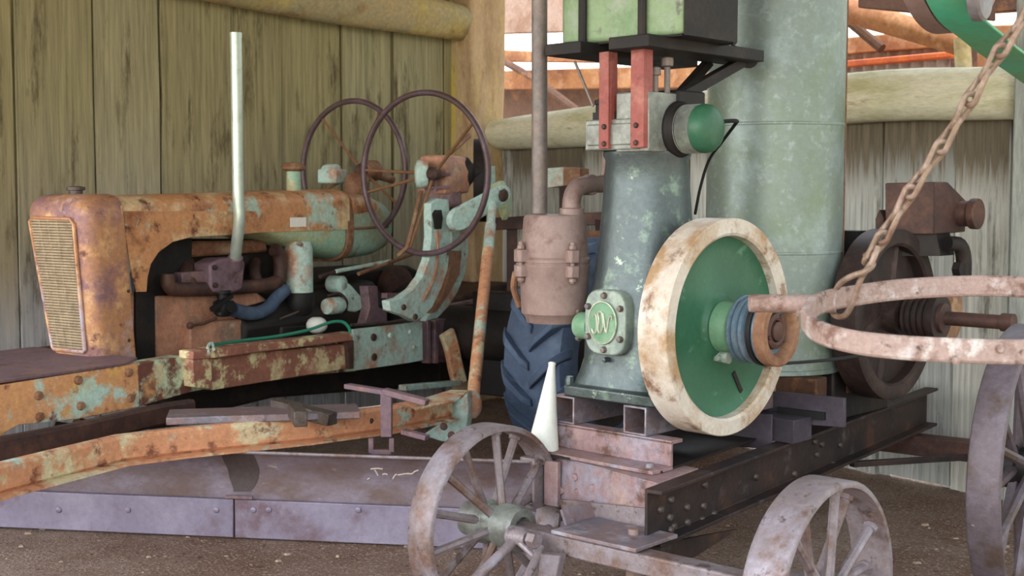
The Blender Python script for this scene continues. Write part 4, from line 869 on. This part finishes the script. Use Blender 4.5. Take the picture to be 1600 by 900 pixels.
m = MB(); m.prism([at(x, y, 7.0) for x, y in ((856, 263), (880, 261), (880, 290), (856, 293))], GF.U*.1); tag(m.build('tool_box_end', m_teal, gr), 'pale teal box end'); m = MB(); m.prism([at(x, y, 7.0) for x, y in ((880.3, 261), (906, 263), (906, 290), (880.3, 290))], GF.U*.1); m.build('tool_box', m_rusty, gr)
m = MB(); m.bar(at(930, 365, 6.9), at(944, 405, 6.8), .1, .05); m.build('rear_bracket', m_rusty, gr)
cb0, cb1 = at(800, 348, 7.16), at(930, 342, 7.03)
m = MB(); m.bar(cb0, V((cb0.x, cb0.y, .60)), .06, .05, up=V((0, 1, 0))); m.bar(V((cb0.x, cb0.y, .62)), GF.p(2.35, .2, .56), .08, .06); m.build('rear_post', m_brown, gr, .004)
tb = at(881, 292, 7.03); m = MB(); m.bar(tb+Z*.02, at(881, 350, 7.08), .05, .04, up=V((0, 1, 0))); m.build('rear_post', m_brown, gr, .004)
m = MB(); m.bar(at(937, 370, 6.88), at(935, 340, 7.0), .04, .03, up=V((0, 1, 0))); m.build('rear_post', m_brown, gr, .003)
# ---- drawbar frame under the tractor
Pn = at(370, 700, 4.70); zdraw = Pn.z
def dz(x, y): return onz(x, y, zdraw)
A = [(-130, 786), (0, 746), (100, 721), (185, 700), (285, 688), (475, 669), (600, 653), (700, 634)]
m = MB(); pts = [V((dz(x, y).x, dz(x, y).y, zdraw)) for x, y in A]
m.strip(pts, .10, .055, up=Z); m.strip([p-Z*.052+V((.02, -.03, 0)) for p in pts], .014, .09, up=Z); db = m.build('drawbar_arm', m_draw, gr)
# far arm of the A-frame
B = [(-130, 724), (0, 702), (130, 676), (240, 650), (300, 640)]
m = MB(); pts2 = [onz(x, y, zdraw+.02) for x, y in B]; m.strip(pts2, .09, .05, up=Z, sub=3); m.build('drawbar_arm', m_brown, gr)
zz_ = zdraw
m = MB(); e0_ = pts[-1]; m.prism([at(x, y, e0_.y+.02) for x, y in ((700, 612), (730, 612), (732, 640), (728, 676), (716, 690), (690, 690), (660, 680), (690, 660))], V((.02, .05, 0))); m.build('drawbar_end', m_teal, gr, .004)
m = MB(); m.prism([onz(x, y, zdraw+.07) for x, y in ((636, 634), (704, 613), (731, 614), (716, 628), (650, 642))], Z*.012); m.build('drawbar_top', m_draw, gr, .003)
for x, y in ((172, 697), (575, 655), (690, 664), (702, 678)):
    b = MB(); p = onz(x, y, zdraw); b.bolt(p-V((-.01, .03, 0)), V((.2, -1, 0)), .016, .014); b.build('bolt', m_brown, db)
# T handle clamp standing on the drawbar
Yt = onz(604, 668, zdraw).y-.07
m = MB(); m.bar(at(604, 612, Yt), at(604, 682, Yt), .045, .045, up=V((0, 1, 0))); th = m.build('clamp_post', m_maroon, gr, .004)
m = MB(); m.bar(at(542, 603, Yt+.12), at(604, 613, Yt), .04, .02); m.bar(at(600, 611, Yt), at(668, 629, Yt-.06), .045, .025); m.build('clamp_handle', m_maroon, th, .004)
m = MB(); m.bar(at(630, 674, Yt-.02), at(668, 684, Yt-.08), .035, .02); m.build('clamp_peg', m_maroon, th, .003)
m = MB()
for a, b in (((580, 684), (580, 708)), ((612, 684), (612, 706)), ((580, 706), (612, 706))): m.bar(at(*a, Yt), at(*b, Yt), .02, .02, up=V((0, 1, .01)))
m.build('clamp_yoke', m_maroon, th, .002)
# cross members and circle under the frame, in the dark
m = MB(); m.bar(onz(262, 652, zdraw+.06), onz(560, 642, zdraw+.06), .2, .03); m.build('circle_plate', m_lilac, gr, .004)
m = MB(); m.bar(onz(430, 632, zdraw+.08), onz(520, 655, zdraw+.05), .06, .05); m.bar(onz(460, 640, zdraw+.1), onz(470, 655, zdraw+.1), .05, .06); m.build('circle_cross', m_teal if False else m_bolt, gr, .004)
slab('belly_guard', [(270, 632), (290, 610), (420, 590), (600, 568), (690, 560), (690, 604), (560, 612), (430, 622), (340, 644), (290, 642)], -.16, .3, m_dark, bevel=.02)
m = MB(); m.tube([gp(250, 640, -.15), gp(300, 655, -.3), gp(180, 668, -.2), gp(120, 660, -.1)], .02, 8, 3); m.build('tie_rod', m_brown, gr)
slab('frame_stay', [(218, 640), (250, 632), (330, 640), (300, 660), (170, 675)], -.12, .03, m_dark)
# ---- blade
b0, b1 = V((-2.04, 5.10, 0)), V((-.387, 4.835, 0)); bd = (b1-b0).normalized(); bn = V((bd.y, -bd.x, 0)); bn = bn if bn.y < 0 else -bn
def bpt(s, z, o=0): return b0+bd*s+bn*o+Z*z
def blade_prof(n, z0, z1, o0, sag): return [(o0+sag*4*(k/n-.5)**2, z0+(z1-z0)*k/n) for k in range(n+1)]
pr = blade_prof(10, .135, .345, .0, .035); front_ = [(o, z) for o, z in pr]; back_ = [(o-.014, z) for o, z in pr][::-1]
m = MB(); m.loft([[bpt(s, z, o) for o, z in front_+back_] for s in (-1.0, 2.35)]); bl = m.build('blade', m_blade, gr, 0, 30)
pe = blade_prof(4, .012, .158, .05, -.0); pe = [(.05, .008), (.047, .08), (.046, .158), (.03, .160), (.032, .008)]
sj = (onp(365, 800, bpt(0, 0, .05), bn)-b0).dot(bd)
for s0, s1 in ((-1.0, sj-.003), (sj+.003, 2.35)):
    m = MB(); m.loft([[bpt(s, z, o) for o, z in pe] for s in (s0, s1)]); m.build('cutting_edge', m_edge, bl, .003)
m = MB(); m.tube([bpt(-1.0, .343, .036), bpt(2.35, .343, .036)], .007, 8); m.build('blade_top_bead', m_iron, bl)
for x in (92, 200, 338, 396, 420, 560):
    p = onp(x, 797, bpt(0, 0, .047), bn); b = MB(); b.bolt(p, bn, .012, .005); b.build('bolt', m_edge, bl)
m = MB(); p = onp(352, 776, bpt(0, 0, .05), bn); m.bar(p, p+bd*.11, .012, .006, up=bn); m.build('edge_clip', m_maroon, bl)
# worn chalk scrawl on the blade
def bsurf(x, y):
    p = onp(x, y, bpt(0, 0, .01), bn); z = max(.15, min(.34, p.z)); k = (z-.135)/.21; return bpt((p-b0).dot(bd), z, .035*4*(k-.5)**2+.001)
m = MB()
for g in ([(579, 733), (590, 732), (598, 733)], [(585, 734), (588, 739), (590, 744)], [(597, 742), (601, 741), (605, 742)], [(613, 749), (617, 743), (620, 742)], [(621, 743), (632, 741), (640, 741)], [(636, 740), (643, 741), (648, 737), (654, 735)], [(573, 750), (577, 748)]):
    m.tube([bsurf(*q) for q in g], .003, 5, 3)
m.build('chalk_marks', m_chalk, bl)
def stain(name, pts, mat):
    m = MB(); m.add([bsurf(x, y)+bn*.002 for x, y in pts], [list(range(len(pts)))]); m.build(name, mat, bl)
rows_ = [(705, 348, 398), (720, 350, 401), (733, 355, 404), (746, 357, 403), (758, 362, 398), (768, 366, 392)]
m = MB(); vs = [bsurf(x0+(x1-x0)*k/6, y)+bn*.0015 for y, x0, x1 in rows_ for k in range(7)]
m.add(vs, [[r*7+k, r*7+k+1, r*7+k+8, r*7+k+7] for r in range(5) for k in range(6)]); m.build('oil_stain', m_stain, bl)
# blade back support
for s in (1.0, .2): m = MB(); m.bar(bpt(s, .34, -.05), bpt(s, zdraw, -.1), .06, .06, up=V((0, 1, 0))); m.build('blade_bracket', m_dark, gr, .005)
# ---- rear tyre
tcn = V((.375, 6.20, .56)); rT_, wT = .56, .34
def tprof(f): return [(rT_*.62, -wT*.42), (rT_*.72, -wT*.5), (rT_*.86, -wT*.5), (rT_*.93, -wT*.44), (rT_*.955, -wT*.2), (rT_*.96, 0), (rT_*.955, wT*.2), (rT_*.93, wT*.44), (rT_*.86, wT*.5), (rT_*.72, wT*.5), (rT_*.62, wT*.42)]
m = MB(); m.ring(tcn, GF.W, tprof(0), 72); ty = m.build('rear_tyre', m_tyre, gr, 0, 50)
m = MB(); ux_ = V((-GF.W.y, GF.W.x, 0))
def tp(a, w, r): return tcn+GF.W*w+(ux_*cos(a)+Z*sin(a))*r
for k in range(20):
    for s in (-1, 1):
        a = 2*pi*(k+(.5 if s > 0 else 0))/20; rows = []
        for j in range(7):
            t = j/6; w = s*(.0+t*wT*.53); aa = a-(1-t)*.0+t*-.30; rb = rT_*(.95 if t < .7 else .95-.10*(t-.7)/.3*1.3); h = rT_*.075*(1 if t > .08 else .5); hw = .04+.016*t
            rows.append([tp(aa-hw, w, rb), tp(aa-hw*.75, w, rb+h), tp(aa+hw*.75, w, rb+h), tp(aa+hw, w, rb)])
        m.loft(rows)
m.build('tyre_lugs', m_tyre, ty, .004, 45)
m = MB(); m.ring(tcn, GF.W, [(rT_*.64, -wT*.42), (rT_*.6, -wT*.3), (rT_*.58, .0), (rT_*.6, wT*.3), (rT_*.64, wT*.42), (rT_*.55, wT*.3), (rT_*.54, -wT*.3)], 48); m.lathe(tcn-GF.W*.02, GF.W, [(rT_*.57, 0), (rT_*.3, .05), (.12, .06), (.10, .1)], 40); m.build('wheel_disc', m_dark, ty)

# running gear added dark for shade under the tractor: transmission, differential and axle
m = MB(); m.loft([[GF.p(u, -.48+a*k, .62+b*k) for a, b in ((-.2, -.22), (.2, -.22), (.24, .1), (.12, .24), (-.12, .24), (-.24, .1))] for u, k in ((.95, .75), (1.4, .9), (2.0, 1.0))]); m.build('transmission', m_dark, gr, .02)
m = MB(); m.lathe(GF.p(2.35, -.75, .56), GF.W, [(.2, 0), (.27, .1), (.27, .4), (.2, .55), (.15, .6), (.15, 1.3), (.17, 1.35), (.17, 1.75)], 28); m.box(GF, 2.30, 2.4, .10, .98, .22, .80); m.build('axle_and_shade_box', m_dark, gr, .01)  # the upright box is a dark mass added for shade beneath the tractor
slab('gap_shade_sheet', [(213, 458), (240, 380), (300, 372), (300, 560), (213, 560)], HO-.125, .02, m_dark)  # dark sheet put in to blacken the shaded gap behind the radiator
# ================================================================ hanging iron ring and its chain
pts = [at(x, y, Y) for x, y, Y in ((1258, 500, 2.44), (1268, 482, 2.50), (1292, 470, 2.56), (1340, 461, 2.62), (1400, 453, 2.66), (1480, 448, 2.68), (1560, 447, 2.66), (1640, 453, 2.58), (1700, 468, 2.50), (1738, 492, 2.42), (1745, 516, 2.34), (1720, 535, 2.28), (1660, 547, 2.24), (1590, 550, 2.23), (1500, 548, 2.23), (1420, 544, 2.25), (1350, 537, 2.28), (1300, 526, 2.32), (1272, 514, 2.38))]
P = cat(pts+[pts[0]], 5)[:-1]
ring = thing('iron_ring', (P[0]+P[len(P)//2])/2-Z*.02, 'pinkish rusted flat iron ring with a stub bar, hanging from the chain at right', 'iron ring')
m = MB(); m.strip(P, .043, .016, up=(Z*.97+V((0, .22, 0))).normalized(), closed=True); m.build('hoop', m_hoop, ring, 0, 35)
m = MB(); m.tube([at(1171, 474, 2.62), at(1175, 474, 2.62), at(1240, 474.5, 2.60), at(1306, 475, 2.575)], [.0175, .0185, .0185, .018], 18); m.build('stub_bar', m_hoop, ring)
m = MB(); m.ball(at(1249, 489, 2.5), .008, 8); m.ball(at(1494, 563, 2.22), .008, 8); m.bolt(at(1562, 545, 2.22), V((0, -1, 0)), .008, .006); m.build('weld_lug', m_hoop, ring)
path = cat([at(x, y, Y) for x, y, Y in ((1356, 404, 2.52), (1385, 362, 2.50), (1420, 303, 2.48), (1465, 238, 2.46), (1510, 165, 2.44), (1550, 98, 2.42), (1596, 34, 2.40), (1650, -45, 2.38), (1700, -130, 2.36), (2050, -760, 2.30), (2480, -1560, 2.25))], 12)
chain = thing('chain', path[0], 'rusty twisted link chain rising to the upper right from the iron ring', 'chain')
# resample by length
acc = [0]
for a, b in zip(path, path[1:]): acc.append(acc[-1]+(b-a).length)
def along(s):
    for i in range(len(acc)-1):
        if acc[i+1] >= s: return path[i]+(path[i+1]-path[i])*((s-acc[i])/(acc[i+1]-acc[i]))
    return path[-1]
pitch = .051; k = 0; s = 0
while s+pitch < acc[-1]:
    a, b = along(s), along(s+pitch); d = (b-a).normalized(); v = (a-EYE).normalized(); sx_ = d.cross(v).normalized(); tw = R(52 if k % 2 else -52)
    q = (sx_*cos(tw)+v*sin(tw)).normalized(); n_ = d.cross(q); c = (a+b)/2; h = pitch/2+.004; w_ = .0112; loop = []
    for t in range(9): ang = pi/2+pi*t/8; loop.append(c-d*(h-w_*.4)+d*cos(ang)*w_*1.0+q*sin(ang)*w_+n_*.004*sin(ang))
    for t in range(9): ang = -pi/2+pi*t/8; loop.append(c+d*(h-w_*.4)+d*cos(ang)*w_*1.0+q*sin(ang)*w_-n_*.004*sin(ang))
    m = MB(); m.tube(loop, .0058, 8, closed=True); m.build('link', m_chain, chain); s += pitch; k += 1
m = MB(); m.tube([at(x, y, Y) for x, y, Y in ((1352, 398, 2.54), (1364, 412, 2.50), (1352, 424, 2.48), (1330, 432, 2.5), (1312, 444, 2.56), (1302, 462, 2.62))], .006, 8, 5)
m.tube([at(x, y, Y) for x, y, Y in ((1372, 386, 2.50), (1362, 410, 2.49), (1346, 434, 2.5), (1336, 462, 2.52), (1328, 482, 2.54), (1318, 494, 2.56), (1305, 493, 2.585), (1299, 482, 2.62), (1302, 462, 2.63))], .006, 8, 5); m.build('hook', m_chain, chain)
# ================================================================ overhead pulley with the green belt
OF = Fr((0, 0), 36.7); A0 = at(1450, 0, 3.0); wA = (A0-OF.o).dot(OF.W); Bw = .102
bp = [OF.pw(x, y, wA) for x, y in ((1450, 0), (1462, 26), (1478, 42), (1501, 59), (1524, 78), (1549, 95), (1568, 107), (1599, 129))]
t0 = (bp[7]-bp[2]).normalized(); nrm_ = OF.W.cross(t0).normalized(); nrm_ = nrm_ if nrm_.z > 0 else -nrm_
Rp = .39; pcn = bp[2]+nrm_*Rp; arc = []
a_st = math.atan2((bp[2]-pcn).z, (bp[2]-pcn).dot(OF.U))
for k in range(40): a = a_st-2.9*(39-k)/39; arc.append(pcn+OF.U*cos(a)*Rp+Z*sin(a)*Rp)
endp = bp[-1]+(bp[-1]-bp[-3])*5
full = arc+bp[3:]+[endp]
m = MB(); m.strip([p+OF.W*(Bw/2) for p in full], Bw, .008, up=OF.W)
tag(m.build('green_belt', m_beltg), 'wide faded green flat belt sweeping under the overhead pulley at upper right', 'belt')
pul = thing('overhead_pulley', pcn-Z*Rp, 'brown and grey overhead belt pulley at the upper right edge, above the green belt', 'pulley')
m = MB(); m.ring(pcn, OF.W, [(Rp-.005, -.055), (Rp-.005, .025), (Rp-.02, .025), (Rp-.02, -.055)], 64); m.ring(pcn, OF.W, [(Rp+.004, -.05), (Rp+.004, -.004), (Rp-.02, -.004), (Rp-.02, -.05)], 64); o = m.build('pulley_rim', m_muff, pul)
for k in range(6):
    a = .4+pi*k/3; d = OF.U*cos(a)+Z*sin(a); m = MB(); m.tube([pcn-OF.W*.01+d*.04, pcn-OF.W*.01+d*(Rp-.012)], [.022, .016], 8); m.build('spoke', m_muff, o)
m = MB(); m.lathe(pcn, OF.W, [(.05, -.08), (.05, .1)], 24); m.lathe(pcn-OF.W*1.2, OF.W, [(.025, 0), (.025, 1.4)], 16); m.build('line_shaft', m_pipe, pul)
m = MB(); rc = at(1541, -8, 2.92); m.lathe(rc, OF.W, [(.05, -.03), (.058, -.026), (.058, -.005), (.052, 0), (.01, .001)], 36); m.build('idler_roller', m_roller, pul)
m = MB(); m.bar(rc-OF.W*.05, pcn-OF.W*.05, .03, .05); m.bar(pcn-OF.W*.5, pcn-OF.W*.5+Z*(3.27-pcn.z), .08, .08, up=OF.W); m.build('hanger', m_raftr2, pul, .004)
# ================================================================ white funnel standing on the cart rail
fb = CF.p(.24, -.535, ZT+.002); ft = at(863, 566, fb.y+.10)
m = MB(); ax = (ft-fb); h = ax.length; m.lathe(fb, ax, [(.056, 0), (.054, .006), (.034, h*.45), (.013, h*.93), (.012, h*.97), (.014, h*.985), (.010, h)], 28)
m.build
fun = m.build('white_funnel', m_white); tag(fun, 'slim white cone-shaped funnel standing upside down between the blue-grey tyre and the engine base', 'funnel')
# ================================================================ light
w = bpy.data.worlds.new('sky'); sc.world = w; w.use_nodes = True; t = w.node_tree
bg = t.nodes['Background']; tc = t.nodes.new('ShaderNodeTexCoord'); sx = t.nodes.new('ShaderNodeSeparateXYZ'); rp = t.nodes.new('ShaderNodeValToRGB')
t.links.new(tc.outputs['Generated'], sx.inputs[0]); t.links.new(sx.outputs[2], rp.inputs[0]); t.links.new(rp.outputs[0], bg.inputs[0])
e = rp.color_ramp.elements; e[0].position = 0; e[0].color = (1, .97, .9, 1); e[1].position = .7; e[1].color = (.72, .84, 1, 1)
# sky graded to shape the light: brighter to the left, dimmer to the right
r2 = t.nodes.new('ShaderNodeValToRGB'); t.links.new(sx.outputs[0], r2.inputs[0]); f = r2.color_ramp.elements
mr = t.nodes.new('ShaderNodeMapRange'); mr.inputs[1].default_value = -1; mr.inputs[2].default_value = 1; t.links.new(sx.outputs[0], mr.inputs[0]); t.links.new(mr.outputs[0], r2.inputs[0])
f[0].position = .35; f[0].color = (1.5, 1.48, 1.46, 1); f[1].position = .8; f[1].color = (.45, .47, .45, 1)
mx = t.nodes.new('ShaderNodeMix'); mx.data_type = 'RGBA'; mx.blend_type = 'MULTIPLY'; mx.inputs[0].default_value = 1
t.links.new(rp.outputs[0], mx.inputs[6]); t.links.new(r2.outputs[0], mx.inputs[7]); t.links.new(mx.outputs[2], bg.inputs[0])
bg.inputs[1].default_value = 2.3
sun = bpy.data.lights.new('sun', 'SUN'); sun.energy = 3.0; sun.angle = R(2); sun.color = (1, .93, .82)
so = bpy.data.objects.new('sun', sun); COL.objects.link(so); so.rotation_euler = (R(9), 0, R(-10))
sc.view_settings.view_transform = 'Standard'; sc.view_settings.look = 'None'; sc.view_settings.gamma = 1; sc.view_settings.use_curve_mapping = False
sc.view_settings.exposure = .75
sc.cycles.use_denoising = True
sc.cycles.max_bounces = 8
sc.cycles.diffuse_bounces = 5
